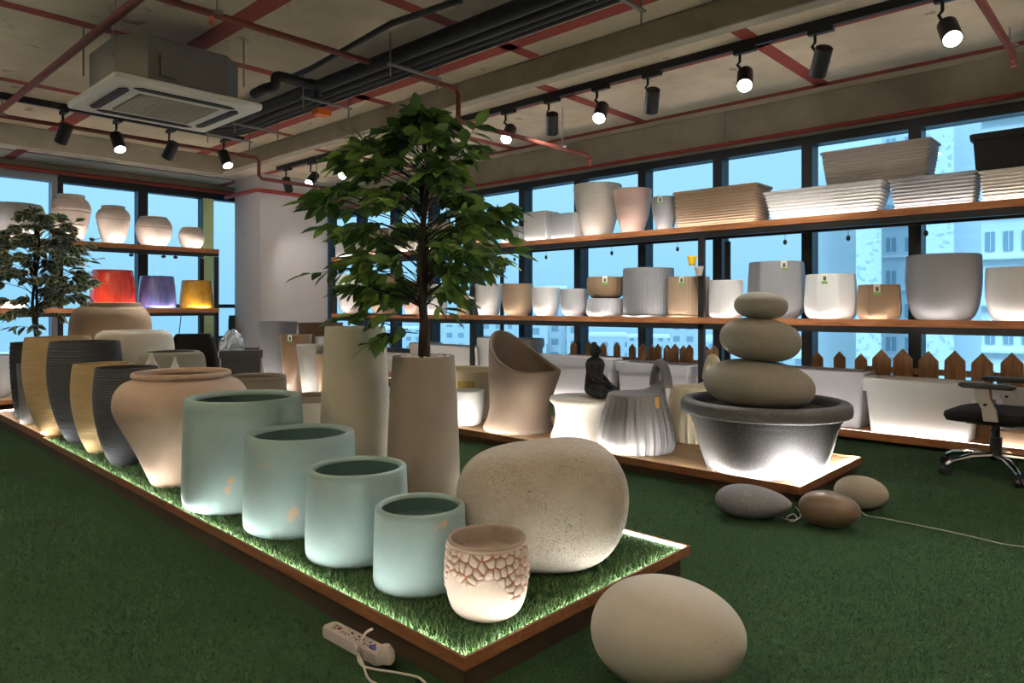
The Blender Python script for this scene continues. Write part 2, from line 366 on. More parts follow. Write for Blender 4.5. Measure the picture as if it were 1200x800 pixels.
def pot(name, label, cat, x, y, z0, R, Hh, shape, m, wall=0.08, depth=0.75, n=64, mod=None, ribs=None, group=None, rim=None,
        saucer=None, tagphi=None, inner=None, fine=None, prof=None, grooves=()):
    pts, mm = SHAPES[shape] if prof is None else prof
    pr = [(max(r, 0.02)*R, h*Hh) for r, h in cat_rom(pts, mm)]
    if ribs:
        nr, amp = ribs; pr = dens(pr, nr * 4)
        out = []
        for i, (r, z) in enumerate(pr):
            ph = (i % 4) / 4.0
            out.append((r * (1 + amp * math.cos(2*PI*ph) * (0 if (i < 3 or i > len(pr) - 3) else 1)), z))
        pr = out
    elif fine: pr = dens(pr, fine)
    for gh in grooves: pr = [(r * (1 - 0.035*math.exp(-((z/Hh - gh)/0.012)**2)), z) for r, z in pr]
    dz = 0.0
    if saucer: dz = 0.018
    pr = [(r, z + dz) for r, z in pr]
    mb = shell(pr, wall*R, depth*Hh, n, mod)
    multi = rim or saucer or tagphi is not None or inner
    if not multi:
        o = mb.build(name, m, None, (x, y, z0), sharp=50); return tag(o, label, cat, group)
    root = thing(name, label, cat, (x, y, z0), 0, group)
    mb.build('body', m, root, sharp=50)
    rt, zt = pr[-1]
    if rim:
        out, hh, rm = rim; ro = rt*(1+out); h = hh*Hh; w = wall*R*1.15
        q = [(rt*0.99, zt-h), (ro-0.25*w*0.4, zt-h), (ro, zt-h*0.75), (ro, zt-h*0.2), (ro-0.2*w, zt+0.004), (ro-0.5*w, zt+0.008), (rt-w*0.9, zt+0.004), (rt-w*1.05, zt-h*0.3), (rt-w*1.05, zt-h)]
        rb = MB(); secs = [[(r*math.cos(2*PI*k/n), r*math.sin(2*PI*k/n), z) for k in range(n)] for r, z in q]
        rb.loft(secs, False, False); rb.build('rim', rm or m, root, sharp=60)
    if saucer:
        rs = pr[0][0] * 1.22 if saucer is True else saucer*R
        sb = shell([(rs*0.8, 0), (rs*0.92, 0.004), (rs, 0.026)], 0.008, 0.012, 48); sb.build('saucer', m, root, sharp=50)
    if inner:
        hz, im = inner[:2]; ri = next((r for r, z in pr if z >= hz*Hh), rt) - wall*R*0.9
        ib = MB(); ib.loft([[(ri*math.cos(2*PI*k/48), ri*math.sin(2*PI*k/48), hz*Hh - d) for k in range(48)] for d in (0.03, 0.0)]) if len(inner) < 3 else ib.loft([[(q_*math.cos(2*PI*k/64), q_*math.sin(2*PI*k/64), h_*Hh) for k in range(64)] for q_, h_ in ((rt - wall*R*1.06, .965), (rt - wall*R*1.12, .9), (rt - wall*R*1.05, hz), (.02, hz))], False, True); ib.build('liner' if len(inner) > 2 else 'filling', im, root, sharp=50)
    if tagphi is not None:
        phi = facing(x, y) + tagphi; rr = rt * (mod(phi, zt) if mod else 1); put_tag(root, rr, zt, phi)
    return root
def flute(n, a):
    return lambda t, z: 1 + a * math.cos(n * t)
def poly(n, off=0.0, soft=0.0):
    def f(t, z):
        a = ((t + off) % (2*PI/n)) - PI/n
        return math.cos(PI/n) / math.cos(a) * 1.06
    return f
# pots located from how they stand: on a horizontal surface (by the lowest point of the foot) or against a shelf front
def on_top(xl, xr, yb, z0, k):
    a = (ang(xl) + ang(xr)) / 2; h = (ang(xr) - ang(xl)) / 2
    Df = (EYE - z0) * F / (yb - CY) / math.cos(a); D = Df / (1 - k * math.sin(h))
    X, Y = polar(a, D); return X, Y, D * math.sin(h), D, a
def at_dist(xl, xr, D):
    a = (ang(xl) + ang(xr)) / 2; h = (ang(xr) - ang(xl)) / 2; X, Y = polar(a, D); return X, Y, D * math.sin(h), D, a

# ------------------------------------------------------------------ dimensions of the room
SLAB = 3.1; XR = 6.85; YB = 11.4; XL = -4.0; YF = -3.2
TURF = 0.105

# ------------------------------------------------------------------ turf blades
def blades(mb_v, mb_f, poly_fn, n, x0, x1, y0, y1, z, hmin, hmax, w):
    xs = RNG.uniform(x0, x1, n); ys = RNG.uniform(y0, y1, n)
    keep = poly_fn(xs, ys); xs, ys = xs[keep], ys[keep]; n = len(xs)
    th = RNG.uniform(0, 2*PI, n); h = RNG.uniform(hmin, hmax, n); ln = RNG.normal(0, 0.45, (n, 2)) * h[:, None]
    b = len(mb_v) if isinstance(mb_v, list) else 0
    dx, dy = np.cos(th) * w/2, np.sin(th) * w/2
    V = np.empty((n, 3, 3)); V[:, 0] = np.stack([xs-dx, ys-dy, np.full(n, z)], 1); V[:, 1] = np.stack([xs+dx, ys+dy, np.full(n, z)], 1)
    V[:, 2] = np.stack([xs+ln[:, 0], ys+ln[:, 1], z+h], 1)
    mb_v += V.reshape(-1, 3).tolist(); mb_f += [(b+3*i, b+3*i+1, b+3*i+2) for i in range(n)]

# ================================================================== THE SETTING
def floor():
    v = [(XL, YF, 0), (XR, YF, 0), (XR, YB, 0), (XL, YB, 0)]; f = [(0, 1, 2, 3)]
    def keep(xs, ys):
        on = (xs > 1.33) & (xs < 2.7) & (ys > 1.42) & (ys < 8.0)
        on |= (xs > 3.93) & (ys > 1.47); on |= xs > 6.1
        d = np.hypot(xs, ys); pr = np.clip(2.6 / np.maximum(d, 1), 0, 1) ** 1.1
        t = xs*SA + ys*CA; u = (xs*CA - ys*SA) / np.maximum(t, .01)
        vis = (t > 1.6) & (np.abs(u) < 0.80)
        return (~on) & vis & (RNG.random(len(xs)) < pr)
    blades(v, f, keep, 520000, -2.5, 6.3, -1.5, 9.0, 0.0, 0.005, 0.013, 0.0035)
    o = mesh_obj('floor', v, f, [M['turf_base'], M['grass']], smooth=False)
    mi = [1] * len(f); mi[0] = 0; o.data.polygons.foreach_set('material_index', mi); struct(o)
floor()
mb = MB(); mb.box((XL, YF, SLAB), (XR + 0.4, YB + 0.4, SLAB + 0.15))
def stripe(x0, y0, x1, y1): mb.box((x0, y0, SLAB - 0.0025), (x1, y1, SLAB + 0.01), 1)
for x, w in ((0.55, .12), (2.30, .15), (3.94, .13)): stripe(x - w/2, YF, x + w/2, 9.2)
for x, w in ((5.20, .12), (6.53, .10)): stripe(x - w/2, YF, x + w/2, YB)
for y in (-0.06, 1.82, 3.70, 5.61, 7.47): stripe(XL, y - .055, 4.24, y + .055)
for y in (-1.5, 0.37, 2.27, 4.15, 6.03, 7.9): stripe(4.38, y - .06, 6.55, y + .06)
for y, w in ((10.75, .06),): stripe(XL, y - w/2, 5.2, y + w/2)
for x in (2.3, 0.4): stripe(x - .06, 9.45, x + .06, YB)
struct(mb.build('ceiling', [M['concrete'], M['red_paint']], smooth=False))
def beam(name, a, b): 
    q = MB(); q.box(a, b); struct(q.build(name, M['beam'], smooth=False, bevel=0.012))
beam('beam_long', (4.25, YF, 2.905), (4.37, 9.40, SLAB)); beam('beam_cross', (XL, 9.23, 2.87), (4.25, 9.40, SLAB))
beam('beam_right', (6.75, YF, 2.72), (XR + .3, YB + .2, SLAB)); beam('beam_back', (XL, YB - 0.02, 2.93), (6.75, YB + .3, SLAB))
def wall(name, a, b, m): q = MB(); q.box(a, b); struct(q.build(name, m, smooth=False))
wall('wall_left', (XL - .15, YF, 0), (XL, YB, SLAB), M['wall']); wall('wall_front', (XL - .15, YF - .15, 0), (XR + .3, YF, SLAB), M['wall'])
wall('wall_right', (XR - .05, YF, 0), (XR + .12, YB + .1, 0.40), M['wall']); wall('wall_back', (XL, YB - .05, 0), (XR, YB + .1, 0.30), M['wall'])
# column
q = MB(); q.box((5.118, 9.9, 0), (6.27, 10.73, SLAB)); struct(q.build('column', M['plaster'], smooth=False, bevel=0.01))
# windows of the long side: mullion grid, one window object per bay
yy = [-2.95 + 0.913 * i for i in range(16)]
yy = [y - 0.02 for y in yy] + [YB]
def window(name, along, c, a, b, z0, z1, fm, head=0.12, tr=None, mw=0.05):
    """a glazed bay: frame mesh with its pane as a child; along 'y' = in the plane x=c"""
    f = MB(); d0, d1 = -0.06, 0.10
    def bx(u0, u1, w0, w1, e0=d0, e1=d1):
        if along == 'y': f.box((c + e0, u0, w0), (c + e1, u1, w1))
        else: f.box((u0, c + e0, w0), (u1, c + e1, w1))
    bx(a, a + mw, z0, z1); bx(b - mw, b, z0, z1); bx(a + mw, b - mw, z1 - head, z1); bx(a + mw, b - mw, z0, z0 + 0.06)
    for t in (tr or []): bx(a + mw, b - mw, t - 0.03, t + 0.03)
    o = struct(f.build(name, fm, smooth=False))
    p = MB()
    if along == 'y': p.box((c + 0.03, a + mw, z0 + .05), (c + 0.042, b - mw, z1 - head))
    else: p.box((a + mw, c + 0.03, z0 + .05), (b - mw, c + 0.042, z1 - head))
    p.build('pane', M['glass'], o, smooth=False)
k = 1
for a, b in zip(yy, yy[1:]):
    window('window_%d' % k, 'y', XR, a, b, 0.40, 2.76, M['frame']); k += 1
bx_ = [at_y(p, 300, YB).x for p in (66, 166, 240, 300)]
edges = [XL, XL + 1.3, XL + 2.6, XL + 3.9, bx_[0] - 1.25, bx_[0], bx_[1], bx_[2], XR]
for i, (a, b) in enumerate(zip(edges, edges[1:])):
    fm = M['frame_grey'] if i < 5 else (M['frame'])
    window('window_%d' % k, 'x', YB, a, b, 0.30, 2.95, fm, head=0.10, tr=[1.12] if i > 5 else None, mw=0.07); k += 1
q = MB(); q.box((bx_[2] - 0.06, YB - .10, 0.3), (bx_[2] + 0.10, YB - 0.06, 2.85)); struct(q.build('trim_1', M['frame_green'], smooth=False))
# transom rail low on the long side
q = MB(); q.box((XR - .10, YF, 0.40), (XR - .06, YB, 0.47)); struct(q.build('trim_2', M['frame'], smooth=False))

# ================================================================== PLATFORMS
def platform(name, label, poly_, top, trim_h, plinth_in, led_edges, topm, trimm, blade=0, sink=0.0, lip=0.010, group=None, led='led'):
    n = len(poly_); r = thing(name, label, 'platform', (poly_[0][0], poly_[0][1], 0), 0, group)
    ox, oy = poly_[0]; P = [(x - ox, y - oy) for x, y in poly_]
    c = Vector((sum(p[0] for p in P)/n, sum(p[1] for p in P)/n))
    def inset(d):
        out = []
        for i in range(n):
            p0, p1, p2 = Vector(P[i-1]), Vector(P[i]), Vector(P[(i+1) % n])
            e1 = (p1-p0).normalized(); e2 = (p2-p1).normalized()
            n1 = Vector((-e1.y, e1.x)); n2 = Vector((-e2.y, e2.x))
            out.append(p1 + (n1 + n2) / (1 + n1.dot(n2)) * d)
        return [tuple(p) for p in out]
    I = inset(lip); t = MB()
    for i in range(n):
        j = (i+1) % n
        t.add([(*P[i], top-trim_h), (*P[j], top-trim_h), (*I[j], top-trim_h), (*I[i], top-trim_h), (*P[i], top), (*P[j], top), (*I[j], top), (*I[i], top)],
              [(3,2,1,0),(4,5,6,7),(0,1,5,4),(1,2,6,5),(2,3,7,6),(3,0,4,7)])
    t.build('trim', trimm, r, smooth=False)
    b = MB(); b.prism(inset(plinth_in), 0.0, top - trim_h); b.build('plinth', M['plinth'], r, smooth=False)
    b = MB(); b.prism(inset(lip), top - trim_h, top - sink); o = b.build('turf' if blade else 'board', topm, r, smooth=False)
    if blade:
        v = [tuple(x.co) for x in o.data.vertices]; f = [tuple(p.vertices) for p in o.data.polygons]; nb = len(f)
        J = inset(lip + 0.004)
        xs = [p[0] for p in J]; ys = [p[1] for p in J]
        def keep(X, Y):
            ok = np.ones(len(X), bool)
            for i in range(n):
                a, bb = J[i], J[(i+1) % n]; ok &= ((bb[0]-a[0])*(Y-a[1]) - (bb[1]-a[1])*(X-a[0])) > 0
            dd = np.hypot(X + ox, Y + oy); ok &= RNG.random(len(X)) < np.clip(2.6/np.maximum(dd, .1), 0, 1)
            return ok
        blades(v, f, keep, blade, min(xs), max(xs), min(ys), max(ys), top - sink, 0.010, 0.024, 0.0036)
        me = o.data; me.clear_geometry(); me.from_pydata(v, [], f); me.materials.clear(); me.materials.append(M['turf_base']); me.materials.append(M['grass_light'])
        me.polygons.foreach_set('material_index', [0]*nb + [1]*(len(f)-nb)); me.update()
    K1, K2 = inset(lip + 0.0005), inset(lip + 0.005)
    if led_edges:
        z0, z1 = top - sink + .001, top - .0045
        for e_, i in enumerate(led_edges):
            j = (i+1) % n; L = MB()
            L.add([(*K1[i], z0), (*K1[j], z0), (*K2[j], z0), (*K2[i], z0), (*K1[i], z1), (*K1[j], z1), (*K2[j], z1), (*K2[i], z1)],
                  [(3,2,1,0),(4,5,6,7),(0,1,5,4),(1,2,6,5),(2,3,7,6),(3,0,4,7)])
            L.build('led_strip', M[led if isinstance(led, str) else led[e_]], r, smooth=False)
    return r
PT = 0.122
platform('display_platform', 'long low wooden platform topped with artificial grass and edge lights under the teal pots',
         [(1.345, 1.435), (2.615, 1.435), (2.70, 6.2), (1.46, 6.2)], PT, 0.037, 0.03, (0, 1, 3), M['turf_base'], M['trim_wood'], blade=110000, sink=PT - TURF)
platform('display_platform', 'bare board platform at the far end of the grass one under the small leafy tree',
         [(1.49, 6.205), (3.1, 6.205), (3.1, 8.15), (1.52, 8.15)], PT, 0.05, 0.022, (2, 3), M['ply'], M['trim_wood'], sink=0.012)
platform('display_platform', 'bare wooden platform under the big charcoal basin and brown tub chair',
         [(3.945, 1.49), (5.02, 1.49), (5.02, 5.3), (3.945, 5.3)], 0.104, 0.046, 0.05, (0, 3), M['ply'], M['trim_wood'], sink=0.014, led=('led_bright', 'led_mid'))
platform('display_platform', 'wooden platform in front of the column under the tall tapered planters',
         [(3.95, 6.5), (5.5, 6.5), (5.5, 9.4), (3.95, 9.4)], 0.104, 0.045, 0.05, (0, 3), M['ply'], M['trim_wood'], sink=0.014, led='led_mid')

# ================================================================== SHELVING UNITS
def led_bar(parent, a, b, m): L = MB(); L.box(a, b); return L.build('led_strip', m, parent, smooth=False)
ZT, ZL = 1.875, 0.99; SX = 6.2; SD = 0.56
def long_shelf():
    r = thing('shelving_unit', 'long wood and black steel shelving along the window side', 'shelf', (SX, 0, 0))
    y0, y1 = -1.6, 9.72
    posts = [9.69, 6.50, 3.30, 0.10, -1.57]
    for z in (ZT, ZL):
        for a, b in zip(posts, posts[1:]):
            q = MB(); q.box((0, b, z - 0.045), (0.02, a, z + 0.012)); q.box((0.02, b, z - 0.02), (SD, a, z)); q.build('shelf_board', M['wood_y'], r, smooth=False, bevel=0.002)
        q = MB(); q.box((0.012, y0, z - 0.10), (0.045, y1, z - 0.0455)); q.box((SD - 0.04, y0, z - 0.075), (SD, y1, z - 0.021)); q.build('beam_rail', M['black'], r, smooth=False)
        led_bar(r, (0.022, y0 + .1, z + 0.0005), (0.030, y1 - .1, z + 0.009), M['led_shelf'])
    for y in posts:
        for x in (0.012, SD + 0.012):
            w_ = 0.04 if x < .1 else 0.014
            q = MB(); q.box((x, y - 0.03, 0.0), (x + w_, y + 0.03, ZL - 0.10)); q.box((x, y - 0.03, ZL - (0 if x < .1 else .1)), (x + w_, y + 0.03, ZT - 0.10))
            if x < 0.1: q.box((x, y - 0.03, ZL - 0.1), (x + 0.035, y + 0.03, ZL - 0.05))
            q.build('post', M['black'], r, smooth=False)
    # low board on the floor
    q = MB(); q.box((-0.055, y0, 0.03), (-0.035, y1, 0.09)); q.box((-0.035, y0, 0.05), (SD + 0.02, y1, 0.08)); q.build('base_board', M['wood_y'], r, smooth=False)
    q = MB(); q.box((0.02, y0, 0), (SD, y1, 0.05)); q.build('plinth', M['plinth'], r, smooth=False)
    led_bar(r, (-0.033, y0 + .1, 0.0805), (-0.025, y1 - .1, 0.089), M['led_shelf'])
    # little dark drop tags under the top board
    for px in (603, 640, 717, 794, 920, 994, 1085):
        p = at_x(px, 296, SX + 0.10); mbk = MB(); mbk.cyl((0.10, p.y, ZT - 0.10), (0.10, p.y, ZT - 0.17), 0.002, 6); mbk.ell((0.10, p.y, ZT - 0.19), (0.012, 0.018, 0.024), 12, 8)
        mbk.build('hanging_clip', M['black'], r)
    return r
long_shelf()
BY, BT, BL = 10.2, 1.94, 1.075
def back_shelf():
    r = thing('shelving_unit', 'shorter wood and black steel shelving holding the coloured glazed pots', 'shelf', (0, BY, 0))
    x1 = at_y(257, 290, BY).x; x0 = -1.2
    for z in (BT, BL):
        q = MB(); q.box((x0, 0, z - 0.05), (x1, 0.02, z + 0.012)); q.box((x0, 0.02, z - 0.02), (x1, SD, z)); q.build('shelf_board', M['wood_x'], r, smooth=False, bevel=0.002)
        q = MB(); q.box((x0, 0.012, z - 0.095), (x1, 0.045, z - 0.0505)); q.box((x0, SD - .04, z - 0.075), (x1, SD, z - 0.021)); q.build('beam_rail', M['black'], r, smooth=False)
        led_bar(r, (x0 + .1, 0.022, z + 0.0005), (x1 - .1, 0.030, z + 0.009), M['led_back'])
    for x in (x0 + .03, 1.75, x1 - .03):
        for y in (0.012, SD - 0.04):
            q = MB(); q.box((x - .03, y, 0), (x + .03, y + .04, BL - 0.10)); q.box((x - .03, y, BL), (x + .03, y + .04, BT - 0.10)); q.box((x - .03, y, BL - .1), (x + .03, y + .035, BL - .05)); q.build('post', M['black'], r, smooth=False)
    for px in (157, 195, 209):
        p = at_y(px, 300, BY); mbk = MB(); mbk.cyl((p.x, 0.1, BT - 0.1), (p.x, 0.1, BT - .12), 0.003, 6); mbk.ell((p.x, 0.1, BT - 0.13), (0.03, 0.03, 0.022), 14, 8); mbk.build('hanging_clip', M['black'], r)
    q = MB(); q.tube([(x1 - .42, 0.3, BL - .03), (x1 - .43, 0.32, BL - .2), (x1 - .46, 0.33, BL - .5), (x1 - .5, .3, .02)], 0.006, 6); q.build('hanging_wire', M['black'], r)
    xa = x0; xb = at_y(20, 465, 9.2).x + 0.3
    return r
back_shelf()
platform('display_platform', 'low wooden platform in front of the back shelving under the round grey bowl', [(-1.2, 9.15), (3.3, 9.15), (3.3, 10.05), (-1.2, 10.05)], 0.10, 0.045, 0.05, (0,), M['ply'], M['wood_x'], sink=0.010)

# ================================================================== POTS ON THE LONG GRASS PLATFORM
# four teal pots
tealprof = ([(0.86,0),(0.93,0.01),(0.975,0.035),(0.995,0.09),(1.0,0.2),(0.985,0.6),(0.955,1.0)], 4)
teals = [((437, 547, 702), 592, 'smallest teal patina pot, next to the pebble-textured pot'),
         ((357, 479, 667), 547, 'second smallest teal patina pot, standing second in the row'),
         ((284, 418, 633), 507, 'second largest teal patina pot, standing third in the row'),
         ((212, 357, 604), 465, 'largest teal patina pot, beside the blush jar')]
for (xl, xr, yb), yr, lab in teals:
    X, Y, R, D, a = on_top(xl, xr, yb, TURF, 0.93)
    pot('cylinder_pot', lab, 'pot', X, Y, TURF, R, zof(yr, D, a) - TURF, 'cyl', M['teal'], wall=0.11, depth=0.8, n=96, prof=tealprof,
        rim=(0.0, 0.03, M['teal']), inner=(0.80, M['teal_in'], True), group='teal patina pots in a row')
# pebble pot
def pebble_pot():
    X, Y, R, D, a = on_top(522, 619, 731, TURF, 0.66)
    Hh = zof(629, D, a) - TURF
    prof = cat_rom([(0.55,0),(0.64,0.008),(0.83,0.09),(0.96,0.28),(1.0,0.5),(0.985,0.75),(0.945,1.0)], 8)
    pr = dens([(r*R, z*Hh) for r, z in prof], 170); n = 420
    ns = 270; sx = RNG.uniform(0, 2*PI*R, ns); sz = RNG.uniform(0.02, 1.0, ns) * Hh
    for _ in range(6):     # spread the cell seeds
        for i in range(ns):
            dx = (sx - sx[i] + PI*R) % (2*PI*R) - PI*R; dz = sz - sz[i]; d = np.hypot(dx, dz) + 1e-6; w = np.exp(-(d/(0.022))**2); w[i] = 0
            sx[i] = (sx[i] - np.sum(w*dx/d)*0.004) % (2*PI*R); sz[i] = np.clip(sz[i] - np.sum(w*dz/d)*0.004, 0.0, Hh)
    phi0 = facing(X, Y)
    V = []; at = []
    for r, z in pr:
        th = 2*PI*np.arange(n)/n
        dx = (sx[None, :] - (th*R)[:, None] + PI*R) % (2*PI*R) - PI*R; dz = (sz - z)[None, :]
        d = np.sort(np.hypot(dx, dz), axis=1); e = ((d[:, 1] - d[:, 0] + 1e-6)**-2 + (d[:, 2] - d[:, 0] + 1e-6)**-2)**-.5
        f = np.clip((e - .0015)/0.010, 0, 1)**.55
        low = 0.50 + 0.16*np.sin(2*(th-phi0)+2.4) + 0.10*np.sin(5*(th-phi0)+0.6)
        msk = np.clip((z/Hh - low)/0.10 + 0.5, 0, 1) * np.clip((0.955 - z/Hh)/0.02, 0, 1)
        rr = r + msk * (f*0.011 - 0.005) * 0.9
        at += (msk * np.exp(-(e/0.0034)**3)).tolist()
        V += [(x*math.cos(t), x*math.sin(t), z) for x, t in zip(rr, th)]
    rows = len(pr); Fc = [(i*n+k, i*n+(k+1) % n, (i+1)*n+(k+1) % n, (i+1)*n+k) for i in range(rows-1) for k in range(n)] + [tuple(range(n-1, -1, -1))]
    m = bpy.data.materials.new('pebble_stone'); N, L = nm(m); b = N['Principled BSDF']; b.inputs['Roughness'].default_value = 0.8; b.inputs['Specular IOR Level'].default_value = 0.25
    A = N.new('ShaderNodeAttribute'); A.attribute_name = 'stain'; mx = N.new('ShaderNodeMix'); mx.data_type = 'RGBA'
    L.new(A.outputs['Fac'], mx.inputs['Factor']); mx.inputs['A'].default_value = (0.54, 0.45, 0.385, 1); mx.inputs['B'].default_value = (0.40, 0.14, 0.085, 1); L.new(mx.outputs['Result'], b.inputs['Base Color'])
    tx = N.new('ShaderNodeTexNoise'); tx.inputs['Scale'].default_value = 140; tc = N.new('ShaderNodeTexCoord'); L.new(tc.outputs['Object'], tx.inputs['Vector'])
    bp = N.new('ShaderNodeBump'); bp.inputs['Strength'].default_value = 0.25; bp.inputs['Distance'].default_value = 0.006; L.new(tx.outputs['Fac'], bp.inputs['Height']); L.new(bp.outputs[0], b.inputs['Normal'])
    root = thing('pebble_texture_pot', 'small blush pot with a pebble relief and reddish crevices', 'pot', (X, Y, TURF))
    o = mesh_obj('body', V, Fc, m, root); o.data.attributes.new('stain', 'FLOAT', 'POINT').data.foreach_set('value', at)
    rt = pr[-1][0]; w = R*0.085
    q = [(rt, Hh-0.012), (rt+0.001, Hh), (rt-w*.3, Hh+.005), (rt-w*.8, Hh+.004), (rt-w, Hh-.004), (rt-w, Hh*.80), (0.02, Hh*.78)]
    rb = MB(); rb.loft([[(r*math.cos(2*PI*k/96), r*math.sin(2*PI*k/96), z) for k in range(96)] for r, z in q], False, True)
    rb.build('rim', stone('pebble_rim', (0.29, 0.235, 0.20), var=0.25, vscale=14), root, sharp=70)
pebble_pot()
# blush amphora
X, Y, R, D, a = on_top(130, 291, 571, TURF, 0.42)
pot('round_jar', 'wide-shouldered blush stone jar with a rolled lip', 'jar', X, Y, TURF, R, zof(436, D, a) - TURF, 'amphora', M['terracotta'], wall=0.06, depth=0.6, n=96, rim=(0.03, 0.035, None), fine=140)
AMPH = (X, Y, R)
# ribbed barrel planters
for nm_, (xl, xr, yb), yr, mk, lab in (
        ('ribbed_planter', (108, 188, 546), 430, 'dark_rib', 'short charcoal ribbed planter beside the blush jar'),
        ('ribbed_planter', (82, 158, 531), 426, 'tan_rib', 'short tan ribbed planter between two charcoal ones'),
        ('ribbed_planter', (54, 144, 519), 400, 'dark_rib', 'tall charcoal ribbed planter behind the short tan one'),
        ('ribbed_planter', (25, 110, 509), 395, 'tan_rib', 'tall tan ribbed planter beside the black woven one')):
    X, Y, R, D, a = on_top(xl, xr, yb, TURF if yb > 515 else PT - 0.012, 0.45)
    z0 = TURF if yb > 515 else PT - 0.012
    pot(nm_, lab, 'planter', X, Y, z0, R, zof(yr, D, a) - z0, 'barrel', M[mk], wall=0.06, depth=0.6, n=80, ribs=(38, 0.009), group='ribbed barrel planters')
def weave(t, z): return 1 + 0.022*math.sin(22*t + z*70)*math.sin(22*t - z*70)
X, Y, R, D, a = on_top(11, 64, 490, PT - 0.012, 0.8)
pot('woven_planter', 'black planter with a woven diamond texture, on the bare board platform', 'planter', X, Y, PT - 0.012, R, zof(401, D, a) - PT + .012, 'tall', M['black_pot'], n=132, fine=90, mod=weave, prof=([(0.72,0),(0.78,0.02),(0.93,0.4),(1.0,0.75),(0.97,1.0)], 5))
# jars and pots farther back on the two platforms
X, Y, R, D, a = at_dist(80, 178, 8.0)
pot('round_jar', 'big tan jar with leaf shadows standing below the red glazed pot', 'jar', X, Y, PT - .012, R, zof(355, D, a) - PT + .012, 'jar', M['tan_jar'], n=80, fine=70, prof=([(0.55,0),(0.6,0.02),(0.82,0.25),(0.99,0.6),(1.0,0.78),(0.95,0.88),(0.82,0.95),(0.74,0.965),(0.74,1.0)], 5))
X, Y, R, D, a = at_dist(108, 205, 6.75)
pot('rounded_planter', 'off-white planter with turned-in rounded shoulders', 'planter', X, Y, PT - .012, R, zof(388, D, a) - PT + .012, 'shoulder', M['warm'], n=80, fine=70, prof=([(0.78,0),(0.84,0.02),(0.95,0.3),(1.0,0.7),(0.985,0.86),(0.92,0.965),(0.80,1.0)], 5))
X, Y, R, D, a = at_dist(159, 242, 5.95)
pot('rounded_planter', 'olive grey planter with turned-in rounded shoulders', 'planter', X, Y, TURF, R, zof(412, D, a) - TURF, 'shoulder', M['olive'], n=80, fine=70, prof=([(0.78,0),(0.84,0.02),(0.95,0.3),(1.0,0.7),(0.985,0.86),(0.92,0.965),(0.80,1.0)], 5))
for px, tip, hw, lab in ((177, 414, 15, 'larger white pointed drop vase showing above the blush jar rim'), (205, 418, 10, 'smaller white pointed drop vase showing above the blush jar rim')):
    X, Y, R, D, a = at_dist(px - hw, px + hw, 5.5)
    Hh = zof(tip, D, a) - TURF
    mbv = shell([(r*R*1.15, z*Hh) for r, z in cat_rom([(0.6,0),(0.7,0.02),(0.98,0.3),(0.9,0.6),(0.72,0.78),(0.50,0.87),(0.26,0.93),(0.12,0.975),(0.06,1.0)], 5)], 0.002, 0.02, 40)
    tag(mbv.build('drop_vase', M['white'], None, (X, Y, TURF), sharp=60), lab, 'vase', 'pointed drop vases')
X, Y, R, D, a = at_dist(258, 338, 5.0)
pot('round_pot', 'taupe pot with a dark opening behind the largest teal pot', 'pot', X, Y, TURF, R, zof(441, D, a) - TURF, 'bell', M['taupe'], n=72, fine=50, rim=(0.01, 0.03, None))
X, Y, R, D, a = at_dist(330, 402, 4.75)
pot('round_pot', 'beige pot with a brown rim tucked behind the cream tall planter', 'pot', X, Y, TURF, R, zof(464, D, a) - TURF, 'bell', M['cream'], n=72, fine=50, rim=(0.015, 0.06, M['taupe']))
X, Y, R, D, a = at_dist(374, 458, 4.1)
pot('tall_planter', 'tall cream tapered planter with nothing growing in it', 'planter', X, Y, TURF, R, zof(383, D, a) - TURF, 'cone', M['cream'], wall=0.06, n=96, fine=60, group='tall tapered planters')
CONE = at_dist(453, 539, 3.75)
X, Y, R, D, a = CONE; ZCONE = zof(417, D, a)
pot('tall_planter', 'tall taupe tapered planter holding the big leafy tree', 'planter', X, Y, TURF, R, ZCONE - TURF, 'cone', M['taupe'], wall=0.06, n=96, fine=60, depth=0.4, inner=(0.97, M['soil']), group='tall tapered planters')
# stones
def solid(name, label, x, y, z0, rx, ry, rz, m, rot=0.0, fn=None, cat='stone', tilt=0.0, group=None, n=64, k=40):
    mbs = MB(); mbs.ell((0, 0, rz), (rx, ry, rz), n, k)
    V = []
    for p in mbs.v:
        q = Vector(p) - Vector((0, 0, rz))
        if fn: q = fn(q, rx, ry, rz)
        V.append(q)
    if tilt:
        R = Matrix.Rotation(tilt, 3, 'Y'); V = [R @ q for q in V]
    zmin = min(v.z for v in V); cut = zmin + rz * 0.05
    mbs.v = [(v.x, v.y, max(v.z, cut) - cut) for v in V]
    o = mbs.build(name, m, None, (x, y, z0), sharp=None if True else 0)
    o.rotation_euler = (0, 0, rot); return tag(o, label, cat, group)
def fit_stone(xl, xr, yt, yb, z0, depth_ratio=0.85):
    a = (ang(xl) + ang(xr)) / 2; h = (ang(xr) - ang(xl)) / 2; yc = (yt + yb) / 2; v = (yb - yt) / 2; c = 0.1
    for _ in range(40):
        t = (EYE - z0 - c) * F / (yc - CY); D = t / math.cos(a); A = D * math.sin(h); ph = math.atan((yc - CY) / F * math.cos(a))
        L = v * t / F * math.cos(ph) ; c2 = (L*L - (A*depth_ratio*math.sin(ph))**2) / math.cos(ph)**2; cn = math.sqrt(max(c2, (0.3*A)**2)); c = 0.5*c + 0.5*cn
    X, Y = polar(a, D); return X, Y, A, c, a
LAT = lambda a: -(YAW + a)     # turns local x into the picture's crosswise direction at that bearing
